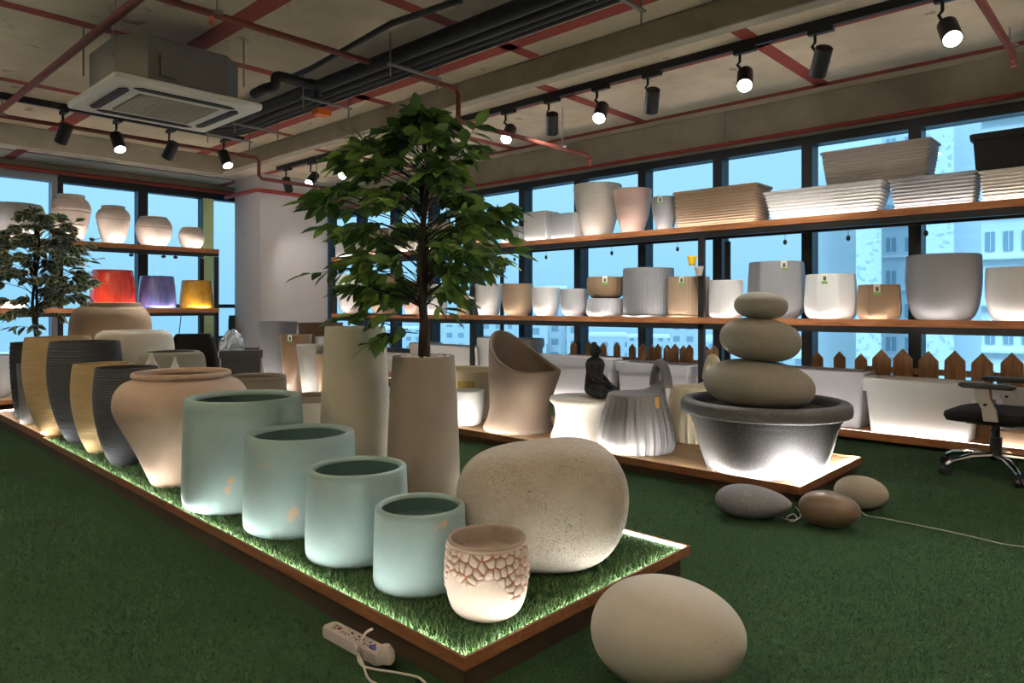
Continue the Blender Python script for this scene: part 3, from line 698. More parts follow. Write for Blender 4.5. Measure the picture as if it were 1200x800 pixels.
def boulder(q, rx, ry, rz):
    u = q.x/rx; w = q.z/rz
    p = 3.1; s = (abs(u)**p + abs(q.y/ry)**p + abs(w)**p) ** (1/p); q = q * (1/max(s, 1e-4)) * 1.0
    u = q.x/rx; up = max(0, q.z/rz)
    q.z += rz * up * (0.17*u - 0.04)
    q.x += rx * (0.05*math.sin(3*q.z/rz+1))
    q.y *= 1 + 0.05*math.sin(2.5*u + 1)
    return q
X, Y, A, c, a = fit_stone(530, 731, 514, 659, TURF, 0.72)
solid('boulder', 'big rounded weathered boulder on the grass platform', X, Y, TURF, A, A*0.72, c*1.03, M['rock'], LAT(a), boulder, n=96, k=60)
X, Y, A, c, a = fit_stone(692, 876, 674, 806, 0, 0.8)
solid('floor_stone', 'large smooth cream egg-shaped stone on the green floor', X, Y, 0, A, A*0.85, c*1.05, M['egg'], LAT(a), lambda q, rx, ry, rz: Vector((q.x, q.y, q.z*(1 - 0.10*q.x/rx))))
for px, mk, lab, asym in (((838, 928, 567, 608), 'grey_st', 'slate grey long stone on the floor by the basin platform', 0.25),
                          ((938, 1012, 572, 616), 'brown_st', 'polished dark brown stone at the platform corner', 0.1),
                          ((977, 1042, 556, 596), 'pale_st', 'pale beige stone behind the polished brown one', 0.05)):
    X, Y, A, c, a = fit_stone(*px, 0, 0.72)
    if mk == 'brown_st': X -= 0.03
    solid('floor_stone', lab, X, Y, 0, A, A*0.66, c, M[mk], LAT(a), (lambda s: lambda q, rx, ry, rz: Vector((q.x, q.y, q.z*(1 - s*q.x/rx))))(asym), group='stones around the basin platform')

# ================================================================== LEAFY TREES
LEAF = np.array([(0,0,0),(.20,-.19,.03),(.48,-.26,.03),(.78,-.15,-.02),(1.0,0,-.10),(.78,.15,-.02),(.48,.26,.03),(.20,.19,.03),(.3,0,-.015),(.65,0,-.045)])
LEAFF = [(0,1,8),(1,2,9,8),(2,3,9),(3,4,9),(4,5,9),(5,6,9),(6,7,8,9),(7,0,8)]
LEDGE = [0.7,1,1,1,1,1,1,1,0,0]
class Foliage:
    def __init__(s): s.v = []; s.f = []; s.e = []
    def leaf(s, p, d, ln, roll=0.0, wide=1.0):
        d = Vector(d).normalized(); side = d.cross(Vector((0, 0, 1)))
        if side.length < 1e-3: side = Vector((1, 0, 0))
        side.normalize(); nrm = side.cross(d).normalized()
        R = Matrix.Rotation(roll, 3, d); side = R @ side; nrm = R @ nrm
        A = np.array([d, side * wide, nrm]); P = LEAF @ A * ln + np.array(p); n = len(s.v)
        s.v += P.tolist(); s.f += [tuple(i + n for i in q) for q in LEAFF]; s.e += LEDGE
    def build(s, name, m, parent, edge=False):
        o = mesh_obj(name, s.v, s.f, m, parent, smooth=True)
        if edge: o.data.attributes.new('edge', 'FLOAT', 'POINT').data.foreach_set('value', s.e)
        return o
def spray(fo, br, p0, p1, n, ln, rnd, droop=0.3):
    """a twig from p0 to p1 carrying n leaves"""
    p0, p1 = Vector(p0), Vector(p1); mid = (p0 + p1)/2 + Vector((0, 0, 0.03))
    pts = [p0*(1-t)**2 + mid*2*t*(1-t) + p1*t*t for t in (0, .33, .66, 1)]
    br.tube(pts, [0.003, 0.0026, 0.002, 0.0012], 5, False)
    d = (p1 - p0).normalized()
    for i in range(n):
        t = 0.25 + 0.75 * (i + 0.5) / n; q = p0*(1-t)**2 + mid*2*t*(1-t) + p1*t*t
        sgn = 1 if i % 2 else -1; s = d.cross(Vector((0, 0, 1))); s = s.normalized() if s.length > 1e-3 else Vector((1, 0, 0))
        dd = d*rnd.uniform(0.35, 0.9) + s*sgn*rnd.uniform(0.4, 0.9) + Vector((rnd.gauss(0, .2), rnd.gauss(0, .2), rnd.uniform(-.55, .45) - droop))
        fo.leaf(q, dd, ln*rnd.uniform(0.75, 1.15), rnd.gauss(0, .75))
    fo.leaf(p1, d + Vector((0, 0, -droop)), ln*1.05, rnd.uniform(-.5, .5))
def tree(name, label, X, Y, D, a, z0, zr, rows, sprays, ln, m, trunk_px, edge=False, seed=3, nl=(7, 11), stems=3, trunk_r=0.021, extra=None, pxs=None):
    rnd = random.Random(seed); root = thing(name, label, 'tree', (X, Y, z0))
    t0 = D * math.cos(a); sc = t0 / F                      # metres per pixel there
    lat = Vector((math.cos(-(YAW)), math.sin(-(YAW)), 0)); dep = Vector((SA, CA, 0))
    cx = trunk_px
    ztop = EYE + (CY - rows[0][0]) * sc - z0
    tr = MB()
    for s in range(stems):
        pts = []; ph = s * 2*PI/stems
        H_ = ztop * (0.90 if s == 0 else 0.72)
        for i in range(26):
            f = i/25; w = 0.020*(1 - 0.4*f) if stems > 1 else 0.004
            pts.append((w*math.cos(ph + f*7) + 0.012*math.sin(f*9+s), w*math.sin(ph + f*7), -0.05 + (H_ + 0.05)*f))
        tr.tube(pts, [trunk_r*(1 - 0.62*i/25) for i in range(26)], 10)
    tr.build('trunk', M['bark'], root)
    fo = Foliage(); br = MB()
    ys = [r[0] for r in rows]
    for i in range(sprays):
        yv = rnd.uniform(ys[0], ys[-1]); j = max(k for k in range(len(ys)) if ys[k] <= yv); j = min(j, len(ys)-2)
        f = (yv - ys[j]) / (ys[j+1] - ys[j]); xl = rows[j][1]*(1-f) + rows[j+1][1]*f; xr = rows[j][2]*(1-f) + rows[j+1][2]*f
        if False: pass
        l0, l1 = (xl - cx)*sc, (xr - cx)*sc; hw = (l1 - l0)/2 - ln*0.15; hw = max(hw, 0.03); lc = (l0 + l1)/2
        th = rnd.uniform(0, 2*PI); rr = math.sqrt(rnd.uniform(0.10, 1.0))
        tip = lat*(lc + hw*rr*math.cos(th)) + dep*(hw*0.95*rr*math.sin(th)); tip.z = EYE + (CY - yv)*sc - z0
        if yv > rows[0][0] + 85 and abs(tip.x*lat.x + tip.y*lat.y) < 0.13 and (tip.x*dep.x + tip.y*dep.y) < 0.1: continue
        tb = Vector((0, 0, min(max(tip.z - rnd.uniform(0.02, 0.16) - 0.10*math.hypot(tip.x, tip.y), zr - z0 + 0.25), ztop*0.88)))
        hub = tb.lerp(tip, 0.62) + Vector((0, 0, 0.04)); 
        br.tube([tb, tb.lerp(hub, .5) + Vector((0, 0, .015)), hub], [0.0034, 0.003, 0.0025], 5, False)
        spray(fo, br, hub, tip, rnd.randint(*nl), ln, rnd)
    for (xa, ya, xb, yb, n) in (extra or []):
        pa = lat*((xa-cx)*sc) + Vector((0, 0, EYE + (CY-ya)*sc - z0)) - dep*0.05; pb = lat*((xb-cx)*sc) + Vector((0, 0, EYE + (CY-yb)*sc - z0)) - dep*rnd.uniform(.1, .2)
        spray(fo, br, pa, pb, n, ln*1.05, rnd)
    br.build('branches', M['bark'], root); fo.build('foliage', m, root, edge)
    return root
X, Y, R, D, a = CONE
rows = [(136, 484, 512), (150, 455, 545), (164, 428, 566), (178, 405, 578), (190, 392, 580), (220, 378, 572), (240, 366, 606), (268, 374, 616), (295, 392, 616), (318, 372, 606), (334, 372, 580), (352, 420, 550)]
tree('ficus_tree', 'big artificial ficus tree with broad green leaves in the taupe planter', X, Y, D, a, ZCONE - 0.02, ZCONE, rows, 178, 0.110, M['leaf'], 497,
     seed=11, extra=[(492, 390, 452, 395, 7), (490, 370, 410, 372, 9), (480, 385, 440, 402, 6), (500, 345, 548, 352, 6), (470, 260, 372, 243, 9), (480, 320, 370, 322, 9), (500, 300, 606, 300, 8), (497, 172, 495, 140, 6), (540, 190, 560, 155, 7), (450, 195, 425, 168, 6), (500, 355, 530, 368, 4), (470, 385, 425, 372, 5)])
# white stone chips on that planter
for i in range(46):
    th = random.uniform(0, 2*PI); r = R*0.72*math.sqrt(random.uniform(0.08, 1)); s = random.uniform(0.009, 0.017)
    q = MB(); q.ell((0, 0, 0), (s*random.uniform(.9, 1.5), s, s*0.8), 7, 5)
    o = q.build('stone_chip', M['pebbles'], None, (X + r*math.cos(th), Y + r*math.sin(th), ZCONE - 0.018 + s*0.7), smooth=False); o.rotation_euler = (random.uniform(-.4, .4), random.uniform(-.4, .4), random.uniform(0, 6))
    tag(o, 'white stone chip lying around the trunk of the ficus tree', 'stone chip', 'white stone chips at the tree foot')
# smaller variegated tree in its own hidden pot
X, Y, R, D, a = at_dist(22, 62, 7.35)
pot('plant_pot', 'dark pot of the variegated tree, hidden behind the tan ribbed planter', 'pot', X, Y, PT - .012, 0.14, 0.5, 'tub', M['dgrey'], inner=(0.93, M['soil']))
rows = [(248, 30, 75), (262, 12, 88), (285, -2, 92), (305, -15, 112), (325, -18, 108), (345, -15, 100), (362, 0, 88), (372, 10, 70)]
tree('variegated_tree', 'smaller tree with cream-edged variegated leaves by the back shelving', X, Y, D, a, PT + 0.45, 0.75, rows, 120, 0.10, M['leaf_var'], 42, edge=True, seed=5, nl=(8, 12), stems=2, trunk_r=0.017,
     extra=[(60, 320, 118, 283, 8), (60, 330, 124, 305, 8), (45, 380, 62, 385, 4), (42, 385, 30, 383, 3), (60, 290, 100, 262, 8)])

# ================================================================== THE BASIN PLATFORM
PZ = 0.09
X, Y, R, D, a = on_top(803, 994, 563, PZ, 0.74)
BAS = (X, Y, R, D, a); Hh = zof(467, D, a) - PZ
def basin():
    root = thing('basin_planter', 'huge charcoal basin planter with a rolled rim and glowing foot', 'planter', (X, Y, PZ))
    pr = [(r*R, z*Hh) for r, z in [(0.70,0.0),(0.735,0.015),(0.83,0.33),(0.895,0.62),(0.90,0.655),(0.918,0.657),(0.925,0.72),(0.927,0.725),(0.945,0.728),(0.96,0.80),(0.97,0.98)]]
    shell(pr, 0.03, Hh*0.35, 96).build('body', M['dgrey'], root, sharp=40)
    ro = R*1.06; q = [(R*.965, Hh*.80), (ro-.015, Hh*.80), (ro, Hh*.83), (ro, Hh*.94), (ro-.015, Hh*.985), (ro-.04, Hh*1.0), (R*.95, Hh*1.0), (R*.90, Hh*.97), (R*.89, Hh*.85)]
    rb = MB(); rb.loft([[(r*math.cos(2*PI*k/96), r*math.sin(2*PI*k/96), z) for k in range(96)] for r, z in cat_rom(q, 3)], False, False); rb.build('rim', M['dgrey'], root, sharp=60)
    ib = MB(); ib.loft([[(R*.9*math.cos(2*PI*k/64), R*.9*math.sin(2*PI*k/64), z) for k in range(64)] for z in (Hh*.80, Hh*.86)]); ib.build('filling', M['soil'], root, sharp=60)
    for k in range(6):
        t = facing(X, Y) + (k + 0.5)*PI/3 - PI/6; c = Vector((math.cos(t), math.sin(t), 0)); s = Vector((-c.y, c.x, 0)); Rm = Matrix((c, s, Vector((0, 0, 1)))).transposed()
        fb = MB(); fb.box((R*.70, -.045, 0), (R*.745, .045, 0.014), 0, Rm); fb.build('foot', M['dgrey'], root, smooth=False)
basin()
zs = PZ + Hh*.86
# three stacked stones
def stack_stone(label, xl, xr, yt, yb, Dd, z0, tilt, flat=1.0):
    aa = (ang(xl) + ang(xr))/2; A = Dd*math.sin((ang(xr) - ang(xl))/2); x, y = polar(aa, Dd); c = (yb - yt)/2*Dd*math.cos(aa)/F
    return solid('stacked_stone', label, x, y, z0, A, A*0.85, c*flat, M['stack'], LAT(aa), lambda q, rx, ry, rz: q * (1/max(1e-4, (abs(q.x/rx)**2.25 + abs(q.y/ry)**2.25 + abs(q.z/rz)**2.25)**(1/2.25))), tilt=tilt, group='stones stacked in the basin'), c
s1, c1 = stack_stone('lowest and widest of the three stacked beige stones', 824, 956, 418, 476, D - .02, zs, rad(5))
za = zs + c1*1.93
s2, c2 = stack_stone('middle of the three stacked beige stones', 843, 940, 374, 425, D - .02, za, rad(6))
zb_ = za + c2*1.93
s3, c3 = stack_stone('topmost and smallest of the three stacked beige stones', 860, 924, 345, 377, D - .02, zb_, rad(3))
# spool stool with the statue
X, Y, R, D, a = on_top(644, 719, 519, PZ, 0.95)
STO = (X, Y); zt = zof(464, D, a)
pot('spool_stool', 'glowing white spool-shaped stool under the black statue', 'stool', X, Y, PZ, R, zt - PZ, 'spool', M['warm'], n=72, fine=60, prof=([(0.93,0),(0.97,0.02),(0.95,0.10),(0.86,0.30),(0.82,0.55),(0.87,0.78),(0.99,0.88),(1.0,0.93),(0.97,0.985),(0.86,1.0),(0.4,1.0),(0.02,1.0)], 5))
def statue():
    sc = (464 - 402) * D * math.cos(a) / F * 0.99; pos = at_dist(676, 719, D + 0.0)
    # local frame: x forward (towards the picture's lower right), built 1 unit high
    mbs = MB()
    mbs.ell((0, 0, 0.86), (.115, .105, .125), 20, 14); mbs.ell((-.02, 0, 0.985), (.055, .055, .05), 14, 10); mbs.ell((0.10, 0, .85), (.03, .022, .035), 10, 8)
    mbs.ell((0.02, .105, .85), (.025, .02, .055), 8, 8); mbs.ell((0.02, -.105, .85), (.025, .02, .055), 8, 8)
    mbs.tube([(0, 0, .70), (0.005, 0, .80)], [.075, .062], 14)
    mbs.tube([(-.02, 0, .12), (-.03, 0, .30), (-.01, 0, .45), (0, 0, .60), (0, 0, .70), (0, 0, .74)], [.19, .165, .165, .19, .15, .08], 24)
    mbs.ell((0, 0, .60), (.13, .245, .10), 20, 12); mbs.ell((0, 0, .12), (.20, .23, .125), 20, 12)
    for s in (1, -1):
        mbs.tube([(0, s*.215, .63), (.01, s*.265, .50), (.04, s*.285, .38)], [.075, .068, .058], 12); mbs.tube([(.04, s*.285, .38), (.16, s*.19, .30), (.25, s*.06, .255)], [.058, .047, .036], 12)
        mbs.tube([(.0, s*.13, .12), (.18, s*.32, .11), (.27, s*.40, .095)], [.125, .115, .085], 14); mbs.tube([(.27, s*.40, .095), (.36, s*.16, .085), (.36, -s*.10, .07)], [.082, .072, .05], 12)
        mbs.ell((.27, s*.03, .245), (.055, .07, .025), 10, 8); mbs.ell((.37, -s*.14, .085), (.045, .075, .035), 10, 8)
    Rm = Matrix.Rotation(0, 3, 'Z')
    mbs.v = [tuple(Vector(v) * sc) for v in mbs.v]
    o = mbs.build('buddha_statue', M['statue'], None, (pos[0], pos[1], zt), sharp=None)
    rm = o.modifiers.new('remesh', 'REMESH'); rm.mode = 'VOXEL'; rm.voxel_size = sc*0.011; rm.use_smooth_shade = True
    sm = o.modifiers.new('smooth', 'SMOOTH'); sm.iterations = 3
    o.rotation_euler = (0, 0, math.atan2(RIGHT.y, RIGHT.x) - 0.35)
    tag(o, 'small black seated meditating statue on the white spool stool', 'statue')
    zmin = min(v[2] for v in mbs.v); o.location.z = zt - zmin + 0.001
statue()
# tub chair
def tub_chair():
    x, y, r0, D, a = on_top(567, 648, 510, PZ, 1.0); r0 *= 1.0
    zp = zof(388, D + .1, a); zl = zof(436, D - .2, a); root = thing('tub_chair', 'brown sculpted tub chair with a high swept back', 'chair', (x, y, PZ))
    back = math.atan2(-RIGHT.y, -RIGHT.x) - 0.70; n = 96; Hm = zp - PZ; Hl = zl - PZ; lx, ly = RIGHT.x, RIGHT.y
    def rad_at(h):  # outer radius by height
        return float(np.interp(h, [p[0] for p in RP], [p[1] for p in RP])) * r0
    RP = cat_rom([(0, 1.0), (.04, 1.03), (.17, .94), (.38, .885), (.65, .95), (.95, 1.04), (1.4, 1.05), (1.9, .97), (2.4, .85)], 6)
    def top(t):
        c = math.cos(t - back); f = max(0, (c + 0.75)/1.75); return Hl + (Hm - Hl) * f**1.9
    def pt(t, z, off):
        sh = 0.055 * min(1, z/Hl)**1.6          # the upper half leans forward
        hh = z/Hl; r = rad_at(hh) - off
        lean = -0.10*max(0, hh - 1)  # back leans back a little
        return (r*math.cos(t) + lx*sh + lean*0, r*math.sin(t) + ly*sh, z)
    secs = []
    th = [2*PI*k/n for k in range(n)]
    for i in range(31): secs.append([pt(t, top(t)*i/30, 0) for t in th])
    secs.append([Vector(pt(t, top(t), .008)) + Vector((0, 0, .008)) for t in th]); secs.append([Vector(pt(t, top(t), .024)) + Vector((0, 0, .006)) for t in th]); secs.append([pt(t, top(t) - .006, .032) for t in th])
    seat = Hl * 0.80
    for i in range(1, 11): secs.append([pt(t, top(t) + (seat - top(t)) * i/10, .034 + 0.03*(i/10)**3) for t in th])
    mbs = MB(); mbs.loft(secs, True, False); mbs.build('shell', M['brown_seat'], root, sharp=60)
    sb = MB(); ss = []
    for f in (1.0, .96, .85, .6, .3, .05): ss.append([(pt(t, seat, .06)[0]*f + lx*.055*(1-f), pt(t, seat, .06)[1]*f + ly*.055*(1-f), seat + .004 - .02*(1-f)**1.0 + (.0 if f < 1 else -0.01)) for t in th])
    sb.loft(ss, False, True); sb.build('seat', M['brown_seat'], root, sharp=60)
tub_chair()
# pleated stools with a carrying handle
def pleat_stool(label, xl, xr, yb, yt, m, D=None, group='pleated stools with a handle', handle_px=None, tagc=True):
    if D is None: x, y, R, D, a = on_top(xl, xr, yb, PZ, 0.92)
    else: x, y, R, D, a = at_dist(xl, xr, D)
    Hh = zof(yt, D, a) - PZ; root = thing('pleated_stool', label, 'stool', (x, y, PZ), 0, group); n = 260
    lx, ly = math.cos(LAT(a)), math.sin(LAT(a)); dirh = math.atan2(ly, lx) + 0.35
    pr = cat_rom([(.86, 0), (.94, .02), (1.0, .14), (1.0, .28), (.93, .55), (.82, .80), (.775, .93), (.75, .985), (.69, 1.0)], 5); secs = []
    rnd = random.Random(2); ph = [rnd.uniform(0, 6) for _ in range(4)]
    def pt(t, r, z):
        fz = max(0, 1 - z) ** .6; wv = 1 + fz*(0.040*(1 - 2*abs(math.sin(13*t + ph[0] + 0.6*math.sin(3*t)))**.7) + 0.014*math.sin(41*t + ph[1]))
        up = max(0, math.cos(t - dirh))**5 * max(0, (z - .62)/.38)**1.5 * 0.34      # cloth drawn up towards the handle
        return (R*r*wv*math.cos(t), R*r*wv*math.sin(t), Hh*(z + up*0.62))
    for r, z in pr: secs.append([pt(2*PI*k/n, r, z) for k in range(n)])
    for f in (.9, .75, .5, .25, .02): secs.append([(p[0]*f, p[1]*f, Hh*(1.0) + (p[2]-Hh)*(f**2.2)) for p in secs[len(pr)-1]])
    b = MB(); b.loft(secs, True, True); b.build('body', m, root, sharp=70)
    c = Vector((math.cos(dirh), math.sin(dirh), 0)); s = Vector((-c.y, c.x, 0)); hb = MB(); Q = []
    for i in range(17):
        t = i/16; wid = 0.115
        p = c*(R*(.70)) + s*(wid*math.cos(PI*t)) + Vector((0, 0, Hh*(1.10 + 0.42*math.sin(PI*t))))
        Q.append(p)
    hb.tube(Q, [.040 - .010*math.sin(PI*i/16) for i in range(17)], 12); hb.build('handle', m, root)
    if tagc:
        g = MB(); t = facing(x, y) + 0.72; cc = Vector((math.cos(t), math.sin(t), 0)); ss = Vector((-cc.y, cc.x, 0)); g.box((-.016, 0, -.05), (.016, .004, .03), 0, Matrix((ss, cc, Vector((0, 0, 1)))).transposed())
        g.build('hang_tag', mat('amber_tag', (.55, .27, .06), .5), root, cc*R*.80 + Vector((0, 0, Hh*.90)), smooth=False)
    return root
pleat_stool('grey pleated cloth-look stool with a carrying handle', 702, 790, 535, 460, stone('cloth_grey', (.17, .172, .175), rough=.55))
pleat_stool('cream pleated cloth-look stool half hidden behind the basin', 778, 848, 524, 452, M['yellow'], D=5.55, tagc=False)
# glowing small pot and the cream pot behind it
X, Y, R, D, a = on_top(527, 568, 500, PZ, 0.85)
pot('small_pot', 'glowing small white pot between the taupe planter and tub chair', 'pot', X, Y, PZ, R, zof(457, D, a) - PZ, 'round', M['white'], n=56)
def cream_pot():
    x, y, R, D, a = at_dist(505, 580, 6.55); Hh = zof(432, D, a) - PZ
    r = pot('cream_pot', 'large cream pot with a golden slatted panel behind the small white one', 'pot', x, y, PZ, R, Hh, 'tub', M['yellow'], n=72, rim=(0.02, .05, None))
    q = MB(); ph0 = facing(x, y) + 0.10
    for i in range(9):
        ph = ph0 + (i - 4)*0.058; c = Vector((math.cos(ph), math.sin(ph), 0)); s = Vector((-c.y, c.x, 0)); q.box((-.008, 0, Hh*.42), (.008, R*.995 + .006, Hh*.80), 0, Matrix((s, c, Vector((0, 0, 1)))).transposed())
    q.build('slat_panel', M['gold'], r, smooth=False)
cream_pot()

# ================================================================== TROUGHS
def rrect(a, b, r, z, n=10, wob=0.0):
    r = min(r, a*.95, b*.95); P = []
    for cx, cy, t0 in ((a-r, b-r, 0), (-a+r, b-r, PI/2), (-a+r, -b+r, PI), (a-r, -b+r, 1.5*PI)):
        for i in range(n + 1): t = t0 + PI/2*i/n; P.append((cx + r*math.cos(t), cy + r*math.sin(t), z))
    return P
def trough(name, label, cx, cy, z0, L, W, Hh, m, yaw=PI/2, taper=0.12, ribs=0, amp=0.006, band=0, group=None, cr=0.03, lip=0.012, cat='planter', wave=0):
    root = None
    N = max(2, ribs*4) if ribs else 6
    secs = []
    for i in range(N + 1):
        f = i/N; e = 1 - taper*(1 - f)**(1.4 if ribs else 1.0); rb = amp*math.cos(2*PI*(i % 4)/4) if ribs and 1 < i < N - 1 else 0
        a = L/2 - (1-e)*L/2*0.9 + rb; b = W/2*(1 - 1.4*taper*(1-f)) + rb
        secs.append(rrect(a, b, cr, Hh*f))
    if wave:
        for i in range(len(secs)):
            f = i/N; secs[i] = [(x, y, z + wave*math.sin(PI*f)*math.cos(x/(L/2)*PI*0.9)) for x, y, z in secs[i]]
    a, b = L/2, W/2
    def top(sec): return sec
    if ribs and not band:
        secs += [rrect(a + lip, b + lip, cr, Hh*.985), rrect(a + lip, b + lip, cr, Hh*1.04), rrect(a + lip*.6, b + lip*.6, cr, Hh*1.055)]
        zt = Hh*1.055
    else: zt = Hh
    secs += [rrect(a - .012, b - .012, cr*.8, zt), rrect(a - .018, b - .018, cr*.8, zt - .01), rrect(a - .03, b - .03, cr*.8, Hh*.45)]
    mb = MB(); mb.loft(secs, True, True)
    if band:
        root = thing(name, label, cat, (cx, cy, z0), yaw, group); mb.build('body', m, root, sharp=40)
        h = band*Hh; rb = MB(); rb.loft([rrect(a - .002, b - .002, cr, Hh - h), rrect(a + .014, b + .014, cr, Hh - h), rrect(a + .018, b + .018, cr, Hh + .004), rrect(a + .012, b + .012, cr, Hh + .010), rrect(a - .012, b - .012, cr, Hh + .010), rrect(a - .016, b - .016, cr, Hh - .02)], False, False)
        rb.build('rim', m, root, sharp=40); return root
    o = mb.build(name, m, None, (cx, cy, z0), sharp=40); o.rotation_euler = (0, 0, yaw); return tag(o, label, cat, group)
def wall_trough(name, label, xl, xr, yt, front, z0, W, m, **k):
    p, q = at_x(xl, yt, front), at_x(xr, yt, front); L = abs(p.y - q.y); zt = (p.z + q.z)/2 if 'zt' not in k else k.pop('zt')
    h = zt - z0
    return trough(name, label, front + W/2, (p.y + q.y)/2, z0, L, W, h/1.055 if k.get('ribs') and not k.get('band') else h, m, **k)
T = 'troughs on the top shelf'
zT = ZT + 0.001; FX = SX + 0.05
wall_trough('trough_planter', 'brown rippled trough planter on the top shelf', 789, 886, 214, FX, zT, 0.36, M['tan'], ribs=13, group=T, taper=.06, wave=0.012, amp=.005, zt=at_x(850, 218, FX).z)
wall_trough('trough_planter', 'long white ribbed trough planter on the top shelf', 895, 1033, 222, FX, zT, 0.30, M['white'], ribs=9, group=T, taper=.14, zt=at_x(960, 218, FX).z)
wt2 = at_x(960, 218, FX).z
wall_trough('trough_planter', 'pale grey ribbed trough planter beside the long white one', 1042, 1143, 206, FX, zT, 0.30, M['pale'], ribs=9, group=T, taper=.12, zt=at_x(1090, 205, FX).z)
wt3 = at_x(1090, 205, FX).z
wall_trough('trough_planter', 'taupe ribbed trough planter stacked on top of the long white one', 962, 1090, 175, FX + .07, max(wt2, wt3) + .002, 0.32, M['taupe_pl'], ribs=11, group=T, taper=.10, amp=.004, zt=at_x(1030, 169, FX + .07).z)
wall_trough('trough_planter', 'cream ribbed trough planter under the black one', 1148, 1300, 200, FX, zT, 0.30, M['warm'], ribs=9, group=T, taper=.04, zt=at_x(1180, 197, FX).z)
wt4 = at_x(1180, 197, FX).z
wall_trough('trough_planter', 'black carved trough planter stacked on the cream one', 1139, 1300, 155, FX + .02, wt4 + .002, 0.30, M['blackpl'], band=.14, group=T, taper=.05, zt=at_x(1190, 152, FX + .02).z)
LX = SX - 0.005
wall_trough('trough_planter', 'long glowing white trough planter on the low board by the office chair', 1012, 1141, 449, LX, 0.081, 0.34, M['white'], band=.22, taper=.12, group='troughs on the low board', zt=at_x(1076, 448, LX).z)
wall_trough('trough_planter', 'grey trough planter on the low board behind the charcoal basin', 905, 1012, 436, LX + .12, 0.081, 0.34, M['pale'], band=.22, taper=.10, group='troughs on the low board', zt=at_x(980, 436, LX + .12).z)
wall_trough('trough_planter', 'speckled grey trough planter behind the office chair', 1165, 1290, 455, LX + .16, 0.081, 0.30, M['pale'], band=.22, taper=.10, group='troughs on the low board', zt=at_x(1185, 455, LX + .16).z)
wall_trough('trough_planter', 'low tan trough planter on the low board beyond the office chair', 1168, 1300, 506, LX + 0.005, 0.081, 0.14, M['tan'], taper=.06, group='troughs on the low board', zt=at_x(1190, 507, LX).z)
wall_trough('trough_planter', 'pale trough planter on the low board behind the statue', 612, 716, 418, LX + .02, 0.081, 0.20, M['pale'], band=.2, taper=.10, group='troughs on the low board', zt=at_x(660, 418, LX + .02).z)
wall_trough('trough_planter', 'pale trough planter on the low board behind the pleated stools', 722, 806, 428, LX + .02, 0.081, 0.34, M['pale'], band=.2, taper=.10, group='troughs on the low board', zt=at_x(760, 427, LX + .02).z)
wall_trough('trough_planter', 'white trough planter on the low board just beyond the taupe planter', 502, 558, 408, LX + .065, 0.081, 0.34, M['white'], band=.2, taper=.08, group='troughs on the low board', zt=at_x(535, 407, LX + .02).z)

# ================================================================== POTS ON THE LONG SHELVES
def sp(xl, xr, front=SX + 0.031):
    a = (ang(xl) + ang(xr))/2; h = (ang(xr) - ang(xl))/2; D = front / (math.sin(YAW + a) - math.sin(h)); X, Y = polar(a, D); return X, Y, D*math.sin(h), D, a
def shelf_pot(label, xl, xr, yt, z0, shape, m, name='plant_pot', front=SX + 0.031, **k):
    X, Y, R, D, a = sp(xl, xr, front); return pot(name, label, 'pot', X, Y, z0 + .001, R, zof(yt, D, a) - z0 - .001, shape, m, **k)
def box_pot(label, xl, xr, yt, z0, m, W, front=SX + .031, ribs=0, band=0, group=None):
    p, q = at_x(xl, yt, front), at_x(xr, yt, front)
    return trough('box_planter', label, front + W/2, (p.y + q.y)/2, z0 + .001, abs(p.y - q.y), W, (p.z + q.z)/2 - z0, m, ribs=ribs, taper=.04, cr=.012, band=band, group=group, lip=.004, amp=.003)
G1, G2 = 'pots on the top shelf', 'pots on the lower shelf'
shelf_pot('cream tall ringed pot beside the pink one', 672, 729, 218, ZT, 'vase', M['warm'], ribs=(20, .006), group=G1)
shelf_pot('pink ringed pot on the top shelf', 719, 764, 223, ZT, 'vase', M['pink'], ribs=(18, .006), group=G1)
shelf_pot('small grey tapered pot with a paper tag, beside the pink one', 763, 796, 232, ZT, 'vase', M['grey'], tagphi=-.35, group=G1)
box_pot('white square box planter on the top shelf', 613, 639, 248, ZT, M['white'], .26, group=G1)
box_pot('pale grey square box planter against the cream ringed pot', 644, 672, 250, ZT, M['pale'], .30, group=G1)
box_pot('grey square box planter nearest the ficus leaves on the top shelf', 586, 608, 266, ZT, M['pale'], .24, group=G1)
box_pot('grey corrugated box planter at the column end of the top shelf', 392, 417, 272, ZT, M['pale'], .26, ribs=8, group=G1)
box_pot('tan corrugated box planter next to the column-end grey one', 421, 450, 270, ZT, M['tan'], .26, ribs=8, group=G1)
box_pot('warm white box planter hidden among the ficus leaves, top shelf', 455, 481, 262, ZT, M['warm'], .26, group=G1)
shelf_pot('white pot seen beside the ficus trunk, top shelf', 484, 500, 262, ZT, 'tub', M['white'], group=G1)
box_pot('tan box planter just past the ficus trunk, top shelf', 502, 518, 259, ZT, M['tan'], .22, group=G1)
shelf_pot('brown round pot behind the ficus leaves, top shelf', 545, 582, 258, ZT, 'round', M['brown'], group=G1)
shelf_pot('white round pot at the column end of the lower shelf', 393, 434, 322, ZL, 'bowl', M['white'], group=G2)
shelf_pot('tan round pot next to the column-end white one', 430, 474, 322, ZL, 'bowl', M['tan'], group=G2)
shelf_pot('pinkish tan pot behind the ficus trunk, lower shelf', 470, 502, 330, ZL, 'bowl', M['pink'], group=G2)
shelf_pot('white tapered pot just past the ficus trunk', 499, 526, 334, ZL, 'tub', M['white'], group=G2)
shelf_pot('small tan pot against the shelf post by the ficus', 534, 556, 346, ZL, 'tub', M['tan'], saucer=True, group=G2, front=SX + .12)
shelf_pot('tall white tapered pot, first one past the shelf post', 554, 591, 333, ZL, 'taper', M['white'], group=G2)
